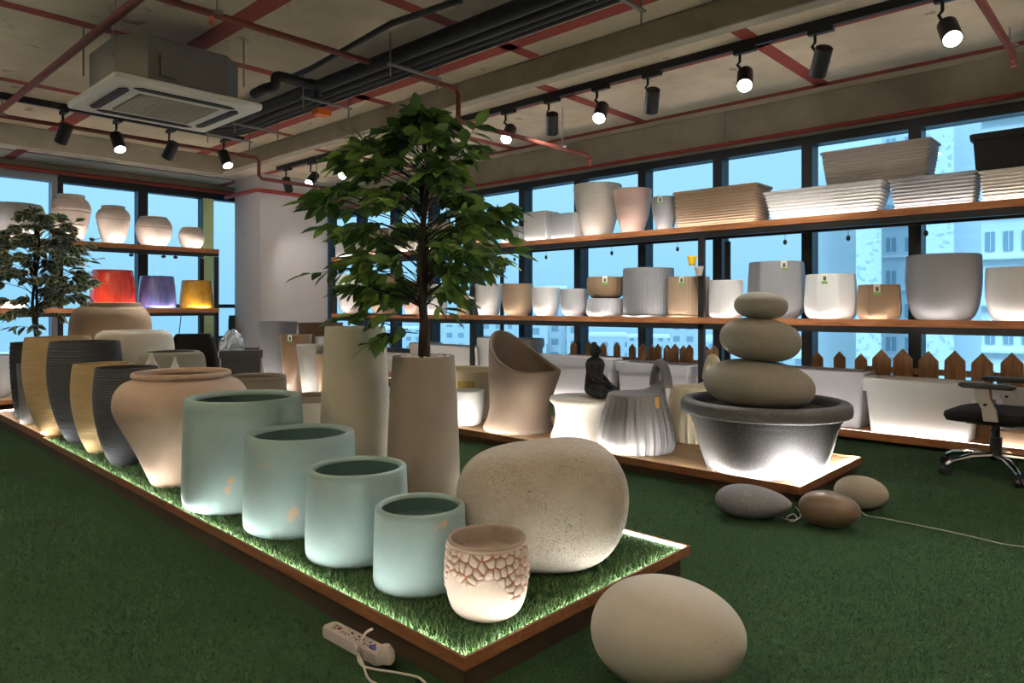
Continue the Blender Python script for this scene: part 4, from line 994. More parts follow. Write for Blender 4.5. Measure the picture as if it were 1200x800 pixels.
shelf_pot('tan banded pot with a saucer', 588, 625, 335, ZL, 'round', M['tan'], rim=(.015, .25, None), saucer=True, group=G2)
shelf_pot('white banded pot beside the tan one', 623, 656, 339, ZL, 'round', M['white'], rim=(.015, .22, None), saucer=True, group=G2)
shelf_pot('pale grey banded pot with a saucer', 656, 689, 341, ZL, 'round', M['pale'], rim=(.015, .25, None), saucer=True, group=G2)
X, Y, R, D, a = sp(687, 733); zf = zof(350, D, a)
pot('fluted_bowl', 'pale fluted bowl under the brown fluted one', 'bowl', X, Y, ZL + .001, R, zf - ZL - .001, 'bell', M['pale'], n=144, mod=flute(36, .012), fine=24, group=G2)
pot('fluted_bowl', 'brown fluted bowl with a paper tag, stacked on the pale one', 'bowl', X, Y, zf + .004, R*.97, zof(325, D, a) - zf - .004, 'round', M['brown'], n=144, mod=flute(36, .012), fine=24, tagphi=-.05, group=G2)
shelf_pot('big grey fluted cylinder pot with a saucer', 730, 790, 317, ZL, 'cyl', M['grey'], n=200, mod=flute(50, .010), saucer=True, fine=30, group=G2)
shelf_pot('brown fluted cylinder pot with a paper tag', 783, 832, 327, ZL, 'cyl', M['tan'], n=160, mod=flute(40, .010), saucer=True, fine=30, tagphi=-.35, group=G2, front=SX + .07)
shelf_pot('short white fluted pot beside the post, on a saucer', 831, 871, 331, ZL, 'cyl', M['white'], n=160, mod=flute(40, .008), saucer=.9, fine=24, group=G2)
hexm = poly(8, 0.2)
shelf_pot('large grey faceted pot with a paper tag', 877, 944, 310, ZL, 'bell', M['grey'], n=96, mod=hexm, tagphi=.25, group=G2, saucer=True)
shelf_pot('white faceted pot with a paper tag', 943, 1005, 322, ZL, 'bell', M['white'], n=96, mod=hexm, tagphi=-.25, group=G2)
shelf_pot('small brown faceted pot with a paper tag', 1004, 1057, 334, ZL, 'bell', M['brown'], n=96, mod=hexm, tagphi=-.1, group=G2)
shelf_pot('biggest grey round pot on the lower shelf', 1061, 1152, 300, ZL, 'round', M['grey'], n=96, rim=(.006, .16, None), group=G2)
shelf_pot('big white round pot at the chair end of the lower shelf', 1154, 1236, 314, ZL, 'round', M['white'], n=96, group=G2)
# two little clip pots on the post
for px, py, s, mk, lab in ((811, 306, .045, 'bright_yellow', 'tiny yellow pot hooked beside the shelf post'), (819, 318, .045, 'taupe_pl', 'tiny taupe pot hooked on the shelf post')):
    p = at_x(px, py, SX - s + .006)
    r = pot('clip_pot', lab, 'pot', p.x, p.y, p.z - s*.9, s, s*1.8, 'taper', M[mk], n=40, rim=(.04, .12, None), group='tiny pots hooked on the post')
    q = MB(); q.tube([(s*.8, 0, s*1.6), (s*1.25, -.0, s*2.0), (s*1.3, 0, s*1.3)], .004, 6); q.build('hook', M['black'], r)

# urns on the low board
X, Y, R, D, a = at_dist(558, 606, 9.0)
def low_pot(label, xl, xr, yt, shape, m, front=SX + .02, name='urn_planter', **k):
    X, Y, R, D, a = sp(xl, xr, front); return pot(name, label, 'planter', X, Y, .081, R, zof(yt, D, a) - .081, shape, m, **k)
low_pot('white urn planter with a stepped rim behind the tub chair', 560, 604, 396, 'tub', M['white'], rim=(.06, .16, None), group='urns on the low board')
low_pot('grey urn planter with a stepped rim behind the tub chair', 598, 637, 397, 'tub', M['grey'], front=SX + .225, rim=(.06, .16, None), group='urns on the low board')
low_pot('pale rimmed planter behind the ficus planter on the low board', 480, 518, 402, 'tub', M['taupe_pl'], rim=(.05, .14, None), group='urns on the low board', front=SX + .1)

# ================================================================== PICKET FENCES
def fence(label, pxs, tipz, wid, X0, m):
    ys_ = [at_x(p, 415, X0).y for p in pxs]; yc = sum(ys_)/len(ys_); r = thing('picket_fence', label, 'fence', (X0, yc, .081), 0, 'picket fences along the windows')
    for i, y in enumerate(ys_):
        h = tipz - .081 + (0.012 if i % 2 else 0); w = wid/2; q = MB(); t = 0.009; d = y - yc
        P = [(-w, 0), (w, 0), (w, h - w*1.15), (0, h), (-w, h - w*1.15)]
        V = [(-t, d + a_, b_) for a_, b_ in P] + [(t, d + a_, b_) for a_, b_ in P]
        q.add(V, [(0, 1, 2, 3, 4), (9, 8, 7, 6, 5)] + [(k, k+5, (k+1) % 5 + 5, (k+1) % 5) for k in range(5)]); q.build('picket', m, r, smooth=False)
    for z in (.12, tipz - .081 - .20):
        q = MB(); q.box((.009, min(ys_) - yc - wid, z), (.026, max(ys_) - yc + wid, z + .05)); q.build('rail', m, r, smooth=False)
    return r
fence('nearest wooden picket fence, behind the glowing white trough', (1033, 1058, 1088, 1119, 1151, 1186), .74, .145, 6.60, M['picket'])
fence('dark wooden picket fence behind the grey trough by the basin', (958, 984, 1009), .69, .10, 6.69, M['picket'])
fence('picket fence by the shelf post behind the cream stool', (782, 791, 801, 808, 828, 837), .70, .085, 6.66, M['picket'])
fence('farthest wooden picket fence, behind the statue', (672, 690, 707, 723, 741, 753, 764, 771), .69, .085, 6.70, M['picket'])

# ================================================================== BACK SHELF POTS
def bp(xl, xr, front=BY + .045):
    a = (ang(xl) + ang(xr))/2; h = (ang(xr) - ang(xl))/2; D = front / (math.cos(YAW + a) - math.sin(h)); X, Y = polar(a, D); return X, Y, D*math.sin(h), D, a
def back_pot(label, xl, xr, yt, z0, shape, m, name='plant_pot', **k):
    X, Y, R, D, a = bp(xl, xr); return pot(name, label, 'pot', X, Y, z0 + .001, R, zof(yt, D, a) - z0 - .001, shape, m, **k)
GJ = 'weathered jars on the back shelf'
back_pot('biggest weathered jar on the back shelf', 59, 107, 229, BT, 'jar', M['jar'], name='weathered_jar', group=GJ, fine=150, grooves=(.66, .85))
back_pot('narrow-necked medium weathered jar on the back shelf', 112, 153, 242, BT, 'jar', M['jar'], name='weathered_jar', group=GJ, fine=150, grooves=(.66, .85))
back_pot('squat wide-mouthed weathered jar on the back shelf', 158, 202, 255, BT, 'jarwide', M['jar'], name='weathered_jar', group=GJ, fine=150, grooves=(.66, .85))
back_pot('smallest weathered jar at the end of the back shelf', 209, 240, 267, BT, 'jarwide', M['jar'], name='weathered_jar', group=GJ, fine=150, grooves=(.66, .85))
back_pot('big grey bowl behind the variegated tree', -14, 54, 240, BT, 'bowl', M['grey'], name='grey_bowl', n=80, prof=([(0.62,0),(0.75,0.04),(0.94,0.3),(1.0,0.6),(0.96,0.85),(0.86,1.0)], 5))
GG = 'glazed pots on the back shelf'
gp = ([(0.80,0),(0.90,0.015),(0.985,0.07),(1.0,0.16),(0.965,0.5),(0.87,1.0)], 4)
back_pot('glossy red glazed pot', 104, 160, 317, BL, 'bell', M['red_gl'], name='glazed_pot', prof=gp, n=80, group=GG)
back_pot('glossy blue glazed pot', 161, 207, 324, BL, 'bell', M['blue_gl'], name='glazed_pot', prof=gp, n=80, group=GG)
back_pot('glossy amber yellow glazed pot', 210, 251, 329, BL, 'bell', M['yel_gl'], name='glazed_pot', prof=gp, n=80, group=GG)
back_pot('low white bowl behind the variegated tree, lower back shelf', -6, 34, 351, BL, 'bowl', M['white'])
X, Y, R, D, a = on_top(-42, 27, 468, .09, .5)
pot('round_bowl', 'round grey bowl on the low platform beside the black woven planter', 'bowl', X, Y + .1, .09, R, zof(417, D, a) - .09, 'bowl', M['grey'], n=72, fine=40, prof=([(0.42,0),(0.55,0.03),(0.80,0.22),(0.97,0.55),(1.0,0.72),(0.93,1.0)], 5))

# ================================================================== GROUP BY THE COLUMN
GC = 'tall planters by the column'
def col_pot(label, xl, xr, yt, D, m, shape='tall', **k):
    X, Y, R, D, a = at_dist(xl, xr, D); return pot('tall_planter', label, 'planter', X, Y, .09, R, zof(yt, D, a) - .09, shape, m, group=GC, **k)
col_pot('tallest grey tapered planter by the column', 303, 349, 377, 9.15, stone('column_grey', (.15, .155, .165)))
col_pot('glossy brown tapered planter with a paper tag', 327, 366, 392, 8.72, mat('brown_gloss', (.17, .11, .068), .3, var=.1), tagphi=-.35)
col_pot('white tapered planter beside the glossy brown one', 347, 392, 404, 8.20, stone('ash_grey', (.26, .26, .25)))
col_pot('small brown planter half hidden by the cream tall one', 369, 400, 414, 7.95, M['brown'])
col_pot('wide dark brown planter behind the glossy tapered one', 349, 402, 379, 9.55, mat('dark_brown', (.085, .05, .03), .6, var=.1), shape='tub')
col_pot('short pale planter behind the white tapered one', 369, 398, 395, 9.05, M['pale'], shape='tub')
# square planter with a crumpled plastic bag
X, Y, R, D, a = at_dist(262, 303, 8.2); zt_ = zof(410, D, a)
trough('square_planter', 'dark grey square planter with a plastic bag inside', X, Y, 0, .40, .40, zt_, stone('square_dark', (.045, .046, .05)), yaw=-(YAW + a), taper=.10, cr=.02, band=.12)
def bag():
    mbs = MB(); rnd = random.Random(4); mbs.ell((0, 0, 0), (.17, .15, .20), 22, 14)
    mbs.v = [(v[0]*(1 + rnd.uniform(-.2, .25)), v[1]*(1 + rnd.uniform(-.2, .25)), v[2]*(1 + rnd.uniform(-.15, .3)) + .15) for v in mbs.v]
    o = mbs.build('plastic_bag', M['plastic_film'], None, (X - .09, Y + .02, zt_ - .17), smooth=False); tag(o, 'crumpled clear plastic bag sticking out of the dark square planter', 'bag')
    o.scale = (.75, .75, 1.0)
bag()
# black armchair and a chair with a green jacket behind
def black_chair():
    X, Y, R, D, a = at_dist(198, 254, 8.75); zt2 = zof(390, D, a); r = thing('armchair', 'black rounded armchair behind the olive planter', 'chair', (X, Y, 0), LAT(a))
    q = MB(); q.loft([rrect(R*f, .30*f, .12*f, z) for f, z in ((.9, .08), (1, .12), (1, .40), (.97, .44))]); q.build('seat', M['fabric'], r)
    q = MB(); q.loft([rrect(R*f, .09, .08*f, z) for f, z in ((.95, .12), (1.0, .45), (.98, zt2 - .22), (.88, zt2 - .08), (.70, zt2))]); q.build('backrest', M['fabric'], r, loc=(0, -.28, 0))
    for s in (-1, 1):
        for y in (-.22, .22): q = MB(); q.cyl((s*R*.75, y, 0), (s*R*.75, y, .1), .02, 10); q.build('leg', M['black'], r)
black_chair()

# ================================================================== OFFICE CHAIR
def office_chair(label, pos, ang_, back=True, zs_=0.455, jacket=False):
    r = thing('office_chair', label, 'chair', (*pos, 0), ang_, 'office chairs')
    for k in range(5):
        t = 2*PI*k/5 + 0.855; c = Vector((math.cos(t), math.sin(t), 0)); 
        q = MB(); q.tube([c*.03 + Vector((0, 0, .135)), c*.16 + Vector((0, 0, .13)), c*.27 + Vector((0, 0, .10)), c*.31 + Vector((0, 0, .075))], [.024, .02, .016, .013], 10); leg = q.build('leg', M['chrome'], r)
        s = Vector((-c.y, c.x, 0)); w = MB(); 
        for o_ in (-.014, .014): w.cyl(c*.315 + s*(o_ - .010) + Vector((0, 0, .028)), c*.315 + s*(o_ + .010) + Vector((0, 0, .028)), .028, 16)
        w.cyl(c*.31 + Vector((0, 0, .03)), c*.31 + Vector((0, 0, .07)), .010, 8); w.build('caster', M['black'], leg)
    q = MB(); q.cyl((0, 0, .10), (0, 0, .26), .032, 18); q.cyl((0, 0, .26), (0, 0, zs_ - .06), .022, 18); q.build('gas_column', M['black'], r)
    q = MB(); q.loft([rrect(.235*f, .24*f, .09, z) for f, z in ((.75, zs_ - .085), (.95, zs_ - .065), (1.0, zs_ - .03), (.98, zs_ - .004), (.85, zs_ + .006))]); 
    q.v = [(x, y, z - max(0, x - .12)*.15) for x, y, z in q.v]; q.build('seat', M['fabric'], r)
    q = MB(); q.box((-.10, -.06, zs_ - .11), (.14, .06, zs_ - .075)); q.tube([(-.02, .06, zs_ - .1), (-.02, .19, zs_ - .12)], .008, 8); q.build('tilt_mechanism', M['black'], r, smooth=False)
    for s in (1, -1):
        q = MB(); q.loft([[(x, s*.265 + y, z) for x, y in ((-.035 + dx, -.012), (.035 + dx, -.012), (.035 + dx, .012), (-.035 + dx, .012))] for z, dx in ((zs_ - .05, -.03), (zs_ + .03, -.02), (zs_ + .10, .01), (zs_ + .165, .015))]); arm = q.build('arm_support', M['arm_white'], r, smooth=False, bevel=.004)
        q = MB(); q.cyl((-.005, s*.265 - s*.016, zs_ + .06), (-.005, s*.265 + s*.016, zs_ + .06), .010, 12); q.build('bolt', M['black'], arm)
        q = MB(); q.loft([rrect(.14*f, .035*f, .03*f, z) for f, z in ((.9, zs_ + .165), (1, zs_ + .175), (1, zs_ + .19), (.9, zs_ + .198))]); q.build('arm_pad', M['black'], r, loc=(-.01, s*.265, 0))
    if back:
        q = MB(); q.tube([(-.10, 0, zs_ - .09), (-.25, 0, zs_ - .06), (-.34, 0, zs_ + .10), (-.36, 0, zs_ + .3)], .022, 10); q.build('back_post', M['black'], r)
        q = MB(); q.loft([[(x*.5 - .33 - .02*math.sin((z - zs_)*4), y, z) for x, y, _ in rrect(.05, .215*f, .05, 0)] for f, z in ((.8, zs_ + .10), (.95, zs_ + .14), (1.0, zs_ + .30), (.97, zs_ + .48), (.8, zs_ + .56))]); q.build('backrest', M['green_cloth'] if jacket else M['fabric'], r)
    return r
pc = at_z(1167, 556, 0.0)
office_chair('black office chair with chrome star base by the window shelves', (pc.x, pc.y), rad(87)).scale = (1.1, 1.1, 0.95)
p2 = polar(ang(251), 12.0)
office_chair('dark office chair beyond the back shelving next to the column', (p2[0], p2[1]), math.atan2(-RIGHT.y, -RIGHT.x), zs_=.50, jacket=True).scale = (.88, .88, .92)

# ================================================================== POWER STRIP AND CABLES
def power_strip():
    p0, p1 = at_z(384, 742, .0), at_z(452, 779, .0); d = (p1 - p0); L = d.length; r = thing('power_strip', 'white power strip lying on the grass beside the platform', 'power strip', ((p0 + p1)/2), math.atan2(d.y, d.x))
    q = MB(); q.loft([rrect(L/2*f, .029*f, .02, z) for f, z in ((.97, .002), (1, .008), (1, .03), (.97, .036))]); q.build('case', M['strip'], r, sharp=30)
    for i in range(4):
        x = -L/2 + .045 + i*(L - .11)/3.4; q = MB(); q.box((x - .017, -.019, .0355), (x + .017, .019, .0375)); sck = q.build('socket', M['strip'], r, smooth=False)
        q = MB(); q.box((x - .004, .006, .037), (x + .004, .013, .0385)); q.box((x - .011, -.012, .037), (x - .006, -.004, .0385)); q.box((x + .006, -.012, .037), (x + .011, -.004, .0385)); q.build('pin_hole', M['black'], sck, smooth=False)
        q = MB(); q.box((x + .0205, -.006, .0355), (x + .0285, .010, .041)); q.build('switch', mat('switch_red', (.28, .05, .05), .5) if i == 0 else M['socket'], r, smooth=False)
    return r
power_strip()
def path(name, label, pts, r_, m, cat='cable', parts=None):
    P = [Vector(p) for p in pts]; Q = [Vector(c) for c in cat_rom([tuple(p) for p in P], 8)]; q = MB(); q.tube(Q, r_, 8); o = q.build(name, m); return tag(o, label, cat)
g = lambda x, y, z=.02: at_z(x, y, z)
path('power_cable', 'white cable looping out of the power strip', [g(424, 770, .05), g(421, 757, .13), g(428, 742, .155), g(436, 737, .16), g(429, 741, .14), g(421, 755, .08), g(419, 768, .03), g(424, 779, .022), g(440, 784), g(460, 787), g(485, 792), g(495, 797), g(508, 812)], .0036, M['cable'])
path('power_cable', 'white cable coming round the near end of the power strip', [g(384, 738, .05), g(394, 730, .045), g(410, 742, .045), g(420, 765, .04), g(426, 780, .022), g(432, 795, .022), g(445, 803, .022), g(470, 815, .022)], .0036, M['cable'])
def plug():
    p = at_z(452, 768, .04); q = MB(); r = thing('plug', 'white plug with a blue cable tie at the end of the power strip', 'plug', (p.x, p.y, .022), 0.6)
    q.loft([rrect(.022*f, .026*f, .01, z) for f, z in ((.95, 0), (1, .01), (.9, .03), (.5, .05))]); q.build('plug_body', M['strip'], r)
    q = MB(); q.tube([(-.03, .02, .05), (-.03, .035, .06), (-.015, .045, .05), (-.01, .03, .04)], .005, 8); q.build('cable_tie', M['blueband'], r)
plug()
h = lambda x, y: at_z(x, y, .012)
path('floor_cable', 'thin white cable trailing across the floor to the office chair', [h(1010, 600), h(1017, 604), h(1040, 608), h(1075, 615), h(1110, 622), h(1150, 631), h(1175, 637), h(1210, 642), h(1260, 650)], .0026, M['cable'])
path('floor_cable', 'tangled white cable end between the grey and brown stones', [h(917, 607), h(926, 609), h(934, 608), h(930, 602), h(922, 606), h(928, 611), h(938, 605), h(936, 598), h(932, 594)], .0026, M['cable'])

# ================================================================== CEILING SERVICES
def ac_unit():
    z = 2.55; P = [at_z(*p, z) for p in ((90, 130), (235, 156), (300, 125), (140, 92))]; c = (P[0] + P[1] + P[2] + P[3])/4; S = 0.50
    r = thing('air_conditioner', 'ceiling cassette air conditioner hanging from the concrete slab', 'air conditioner', (c.x, c.y, z))
    q = MB(); q.loft([rrect(S*f, S*f, .02, zz, 4) for f, zz in ((.985, 0.0), (1, .012), (1, .04), (.97, .05))]); q.build('panel', M['ac_white'], r, sharp=30)
    for k in range(4):
        R = Matrix.Rotation(k*PI/2, 3, 'Z'); q = MB()
        pts = [(-.30, .345), (.30, .345), (.345, .375), (.30, .41), (-.30, .41), (-.345, .375)]; V = [R @ Vector((x, y, zz)) for zz in (-.006, .004) for x, y in pts]
        q.add(V, [tuple(range(5, -1, -1)), tuple(range(6, 12))] + [(i, (i+1) % 6, 6 + (i+1) % 6, 6 + i) for i in range(6)]); o = q.build('air_slot', M['black'], r, smooth=False)
        q = MB(); q.box((-.28, .373, -.010), (.28, .379, -.006), 0, R); q.build('louvre', M['duct'], o, smooth=False)
    q = MB(); q.box((-.27, -.27, -.008), (.27, .27, .002)); 
    for i in range(18): x = -.265 + i*.0300; q.box((x, -.265, -.012), (x + .018, .265, -.008))
    q.build('grille', M['ac_grille'], r, smooth=False)
    b = .42; ch = .15; pl = [(-b+ch, -b), (b-ch, -b), (b, -b+ch), (b, b-ch), (b-ch, b), (-b+ch, b), (-b, b-ch), (-b, -b+ch)]
    q = MB(); q.prism(pl, .05, .36); q.build('casing', M['duct'], r, smooth=False, bevel=.004)
    q = MB(); q.box((-.20, -b - .035, .10), (-.10, -b, .24)); q.build('bracket', M['duct'], r, smooth=False)
    q = MB(); q.box((b, .2, .1), (b + .05, .3, .3)); q.build('bracket', M['duct'], r, smooth=False)
    for x, y in ((-.42, -.30), (.42, -.30), (.42, .30), (-.42, .30)): q = MB(); q.cyl((x*1.07, y*1.0, .2), (x*1.07, y, SLAB - z), .006, 8); q.build('hanger_rod', M['galv'], r)
ac_unit()
# tracks
def track(name, a, b, lab): q = MB(); q.box(a, b); tag(q.build(name, M['black'], smooth=False), lab, 'light track')
TRX, TRZ, TLY = 5.05, 3.04, 7.95
track('light_track', (TRX - .02, -2.6, TRZ), (TRX + .02, 9.27, SLAB), 'long black spotlight track beside the concrete beam')
track('light_track', (-2.5, TLY - .02, TRZ), (3.9, TLY + .02, SLAB), 'shorter black spotlight track passing behind the air conditioner')
def spot_proto(aim, lit):
    """built at the origin under the track; the head points along aim"""
    r = thing('track_spotlight', 'x', 'spotlight', (0, 0, TRZ))
    q = MB(); q.box((-.022, -.085, -.035), (.022, .085, 0)); q.build('adapter', M['black'], r, smooth=False)
    q = MB(); q.tube([(0, .04, -.03), (0, .04, -.09), (0, .06, -.11), (0.055, .05, -.14), (0.055, .02, -.22)], .011, 8); q.build('arm', M['black'], r)
    d = Vector(aim).normalized(); c = Vector((0, 0, -.23)); hd = MB(); hd.tube([c - d*.10, c - d*.094, c + d*.098, c + d*.10], [.050, .058, .058, .055], 24); head = hd.build('head', M['black'], r)
    l = MB(); l.tube([c + d*.0985, c + d*.1008], [.050, .050], 24); l.build('lens', M['lens'], head)
    return r, c, d
def lamp(parent_loc, c, d, power, col=(1, .97, .92), size=rad(62), blend=.7):
    L = bpy.data.lights.new('spot_beam', 'SPOT'); L.energy = power; L.color = col; L.spot_size = size; L.spot_blend = blend; L.shadow_soft_size = .045
    o = bpy.data.objects.new('spot_beam', L); COL.objects.link(o); o.location = Vector(parent_loc) + c + d*.115
    o.rotation_euler = d.to_track_quat('-Z', 'Y').to_euler()
protos = {}
def place_spot(loc, aim, label, power, rz=0):
    key = (tuple(round(v, 2) for v in aim))
    if key not in protos: r, c, d = spot_proto(aim, True); protos[key] = (r, c, d); r.location = loc; r['label'] = label
    else: 
        r0, c, d = protos[key]; r = dup(r0, loc, None, label)
    r['group'] = 'track spotlights'
    lamp(loc, c, d, power)
# on the long track
A_IN, A_OUT = (-.66, -.28, -.70), (.50, .42, -.76)
right = [(337, 'o', 'spotlight at the far end of the long track by the column'), (366, 'i', 'bright spotlight over the column end, second on the long track'), (405, 'i', 'spotlight glowing through the top of the ficus tree'),
         (596, 'i', 'bright spotlight just beyond the ficus crown'), (647, 'o', 'dark-sided spotlight beside the one past the ficus crown'), (704, 'i', 'bright spotlight over the pink pot'),
         (764, 'o', 'dark-sided spotlight over the brown trough'), (873, 'i', 'bright spotlight over the long white trough'), (962, 'o', 'dark-sided spotlight over the taupe trough'), (1113, 'i', 'nearest and brightest spotlight on the long track')]
for px, k_, lab in right:
    y = at_x(px, 100, TRX).y; place_spot((TRX, y, TRZ), A_IN if k_ == 'i' else A_OUT, lab, 25 if px == 337 else 62 if k_ == 'i' else 48)
left = [(75, 'b', 'dark-sided spotlight before the air conditioner track start'), (138, 'f', 'bright spotlight under the air conditioner corner'), (200, 'b', 'dark-sided spotlight under the air conditioner edge'), (264, 'f', 'bright spotlight at the end of the air conditioner track')]
for px, k_, lab in left:
    x = at_y(px, 170, TLY).x; place_spot((x, TLY, TRZ), (.06, -.50, -.8) if k_ == 'f' else (-.15, .6, -.78), lab, 60)
def added_fill_bowl(x, y, label):  # added fill light, out of view, to brighten the ceiling
    z = 2.42; r = thing('added_fill_bowl', label, 'lamp', (x, y, z), 0, 'added fill-light bowls out of view')
    q = MB()
    for t in (0, 2*PI/3, 4*PI/3): q.tube([(.24*math.cos(t), .24*math.sin(t), .08), (0, 0, .45)], .003, 6)
    q.cyl((0, 0, .44), (0, 0, SLAB - z - .002), .005, 8); q.build('suspension', M['black'], r)
    prb = [(.02, -.06), (.10, -.055), (.19, -.015), (.245, .05), (.25, .085), (.244, .085), (.238, .05), (.18, -.008), (.02, -.045)]
    q = MB(); q.loft([[(a*math.cos(2*PI*k/40), a*math.sin(2*PI*k/40), h) for k in range(40)] for a, h in prb]); q.build('bowl', M['black'], r)
    q = MB(); q.loft([[(.20*math.cos(2*PI*k/32), .20*math.sin(2*PI*k/32), h) for k in range(32)] for h in (.02, .03)]); q.build('fill_disc', M['fill_glow'], r)
for (x, y, lab) in ((-1.3, .4, 'added fill-light bowl, out of view beside the viewer'), (-1.3, 3.6, 'added fill-light bowl out of view, second in its row'), (-1.3, 6.8, 'added fill-light bowl out of view, nearest the back windows'),
                    (1.6, -1.7, 'added fill-light bowl, out of view behind the viewer'), (4.3, -1.5, 'added fill-light bowl behind the viewer by the window shelves')):
    added_fill_bowl(x, y, lab)
# insulated pipes on trapeze hangers
def bend(pts, m=6): return [Vector(c) for c in cat_rom([tuple(p) for p in pts], m)]
for i, (dx, rr, dz) in enumerate(((0, .055, 0), (.115, .045, -.01), (.20, .035, -.015), (.265, .028, -.02))):
    q = MB(); x = 3.22 + dx
    zz = 2.955 + dz; q.tube([(x, -2.8, zz), (x, 6.2, zz)] + bend([(x, 6.3, zz), (x, 6.75 + dx, zz), (x - .10, 7.0 + dx, zz), (x - .30, 7.12 + dx, zz), (2.86, 7.14 + dx, zz), (2.75, 7.14 + dx, zz)]), rr, 14)
    tag(q.build('insulated_pipe', M['rubber']), ['thickest black insulated pipe on the ceiling hangers', 'second black insulated pipe on the ceiling hangers', 'thinner black insulated pipe on the ceiling hangers', 'thinnest black insulated pipe, nearest the beam'][i], 'pipe', 'black insulated pipes')
hz = 2.885
hr0 = None
for i, y in enumerate((0.6, 2.3, 4.15, 5.35, 6.6, 7.2)):
    if hr0 is None:
        r = thing('pipe_hanger', 'x', 'hanger', (3.33, y, hz)); hr0 = r
        q = MB(); q.box((-.20, -.014, -.018), (.30, .014, -.004)); q.build('channel', M['galv'], r, smooth=False)
        for x in (-.18, .27): q = MB(); q.cyl((x, 0, -.10), (x, 0, SLAB - hz), .006, 8); q.build('rod', M['galv'], r)
    else: r = dup(hr0, (3.33, y, hz))
    r['label'] = ['metal trapeze hanger nearest the viewer', 'metal trapeze hanger, second along the black pipes', 'metal trapeze hanger above the ficus tree pipe crossing', 'metal trapeze hanger in mid run of the black pipes', 'metal trapeze hanger just before the pipe bend', 'metal trapeze hanger at the pipe bend'][i]
    r['group'] = 'trapeze hangers under the slab'
q = MB(); q.tube([at_z(540, 0, 2.98), at_z(460, 27, 2.98), at_z(365, 80, 2.98), at_z(338, 92, 2.98)], .022, 10); tag(q.build('black_conduit', M['black']), 'thin black conduit running beside the insulated pipes', 'pipe')
q = MB(); q.tube(bend([at_z(298, 110, 2.80), at_z(310, 104, 2.80), at_z(322, 100, 2.80), at_z(324, 90, 2.86), at_z(335, 91, 2.86), at_z(355, 97, 2.86), at_z(370, 100, 2.86), at_z(372, 112, 2.80)]), .038, 12); tag(q.build('insulated_elbow', M['rubber']), 'black insulated elbow pipe between the air conditioner and pipe run', 'pipe')
p = at_z(377, 131, 2.86); q = MB(); q.box((-.07, -.05, -.035), (.07, .05, .02)); q.box((-.05, -.03, .02), (.05, .03, .03)); tag(q.build('junction_box', M['orange'], None, (p.x, p.y, 2.86), smooth=False, bevel=.006), 'orange junction box under the ceiling pipes', 'junction box')
q = MB(); q.cyl((p.x, p.y, 2.89), (p.x, p.y, SLAB), .006, 8); o = q.build('stem', M['galv']); o.parent = bpy.data.objects['junction_box']; o.location = -Vector((p.x, p.y, 2.86))
# red sprinkler pipes
def sprink(name, label, pts, r_, m, heads=(), clips=()):
    root = thing(name, label, 'pipe', pts[0]); o = Vector(pts[0]); q = MB(); q.tube([Vector(p) - o for p in pts], r_, 12); q.build('pipe_run', m, root)
    for h_ in heads:
        c = Vector(h_) - o; q = MB(); q.tube([c, c - Vector((0, 0, .04)), c - Vector((0, 0, .05)), c - Vector((0, 0, .06)), c - Vector((0, 0, .065))], [.014, .014, .01, .02, .02], 12); q.build('sprinkler_head', mat('sprinkler_red', (.6, .12, .07), .4), root)
    for h_ in clips:
        c = Vector(h_) - o; q = MB(); q.cyl(c, Vector((c.x, c.y, SLAB - .004 - o.z)), .005, 6); q.tube([c + Vector((0, -.02, 0)), c + Vector((0, -.02, .02))], r_*1.3, 10); q.build('pipe_clip', M['galv'], root)
ZP = 2.96
pA, pB = at_z(167, -10, ZP), at_z(300, 34, ZP); pe = at_z(537, 103, ZP); yv = (at_z(450, 80, ZP).y + pe.y)/2
xs = at_z(167, -10, ZP).x
sprink('sprinkler_pipe', 'brown-red sprinkler pipe crossing over the black pipes to the beam', [(-1.0, yv, ZP), (1.0, yv, ZP), (pe.x, yv, ZP), (pe.x + .03, yv, ZP - .05), (pe.x + .03, yv, ZP - .24), (pe.x + .06, yv, ZP - .27), (5.9, yv, ZP - .27), (5.95, yv, ZP - .31)], .022, M['brown_pipe'], heads=[(5.95, yv, ZP - .31), (at_y(248, 24, yv).x, yv, ZP)], clips=[(5.5, yv, ZP - .27), (2.0, yv, ZP)])
yq = at_z(150, 160, 2.93).y
sprink('sprinkler_pipe', 'brown-red sprinkler pipe running behind the air conditioner to the column', [(-3.5, yq, 2.93), (1.5, yq, 2.93), (4.16, yq, 2.93), (4.20, yq, 2.90), (4.20, yq, 2.72), (4.24, yq, 2.68), (5.3, yq, 2.68), (5.33, yq, 2.65)], .022, M['brown_pipe'], heads=[(5.33, yq, 2.65)], clips=[(1.6, yq, 2.93), (5.0, yq, 2.68)])
xm = at_z(80, 68, ZP).x
sprink('sprinkler_pipe', 'long brown pipe running along the slab past the air conditioner', [(xm, -2.5, ZP + .02), (xm, 4.0, ZP + .02), (xm, yq + .1, ZP + .02)], .028, M['brown_pipe'], clips=[(xm, 5.0, ZP + .02)])
pD = at_x(1168, 0, 5.9)
sprink('sprinkler_pipe', 'brown pipe ending in a red sprinkler over the black trough', [(4.6, at_x(1186, 60, 6.2).y, 2.95), (6.2, at_x(1186, 60, 6.2).y, 2.95), (6.24, at_x(1186, 60, 6.2).y, 2.92)], .024, M['brown_pipe'], heads=[(6.24, at_x(1186, 60, 6.2).y, 2.92)], clips=[(6.1, at_x(1186, 60, 6.2).y, 2.95)])
sprink('red_pipe', 'bright red pipe along the top of the long window side', [(6.72, -3.0, 2.76), (6.72, 10.9, 2.76)], .020, M['red_pipe'], clips=[(6.72, 3.3, 2.76)])
sprink('red_pipe', 'bright red pipe along the top of the back windows', [(XL + .1, YB - .10, 2.975), (5.35, YB - .10, 2.975)], .032, M['red_pipe'])
zc = at_y(345, 228, 9.86).z
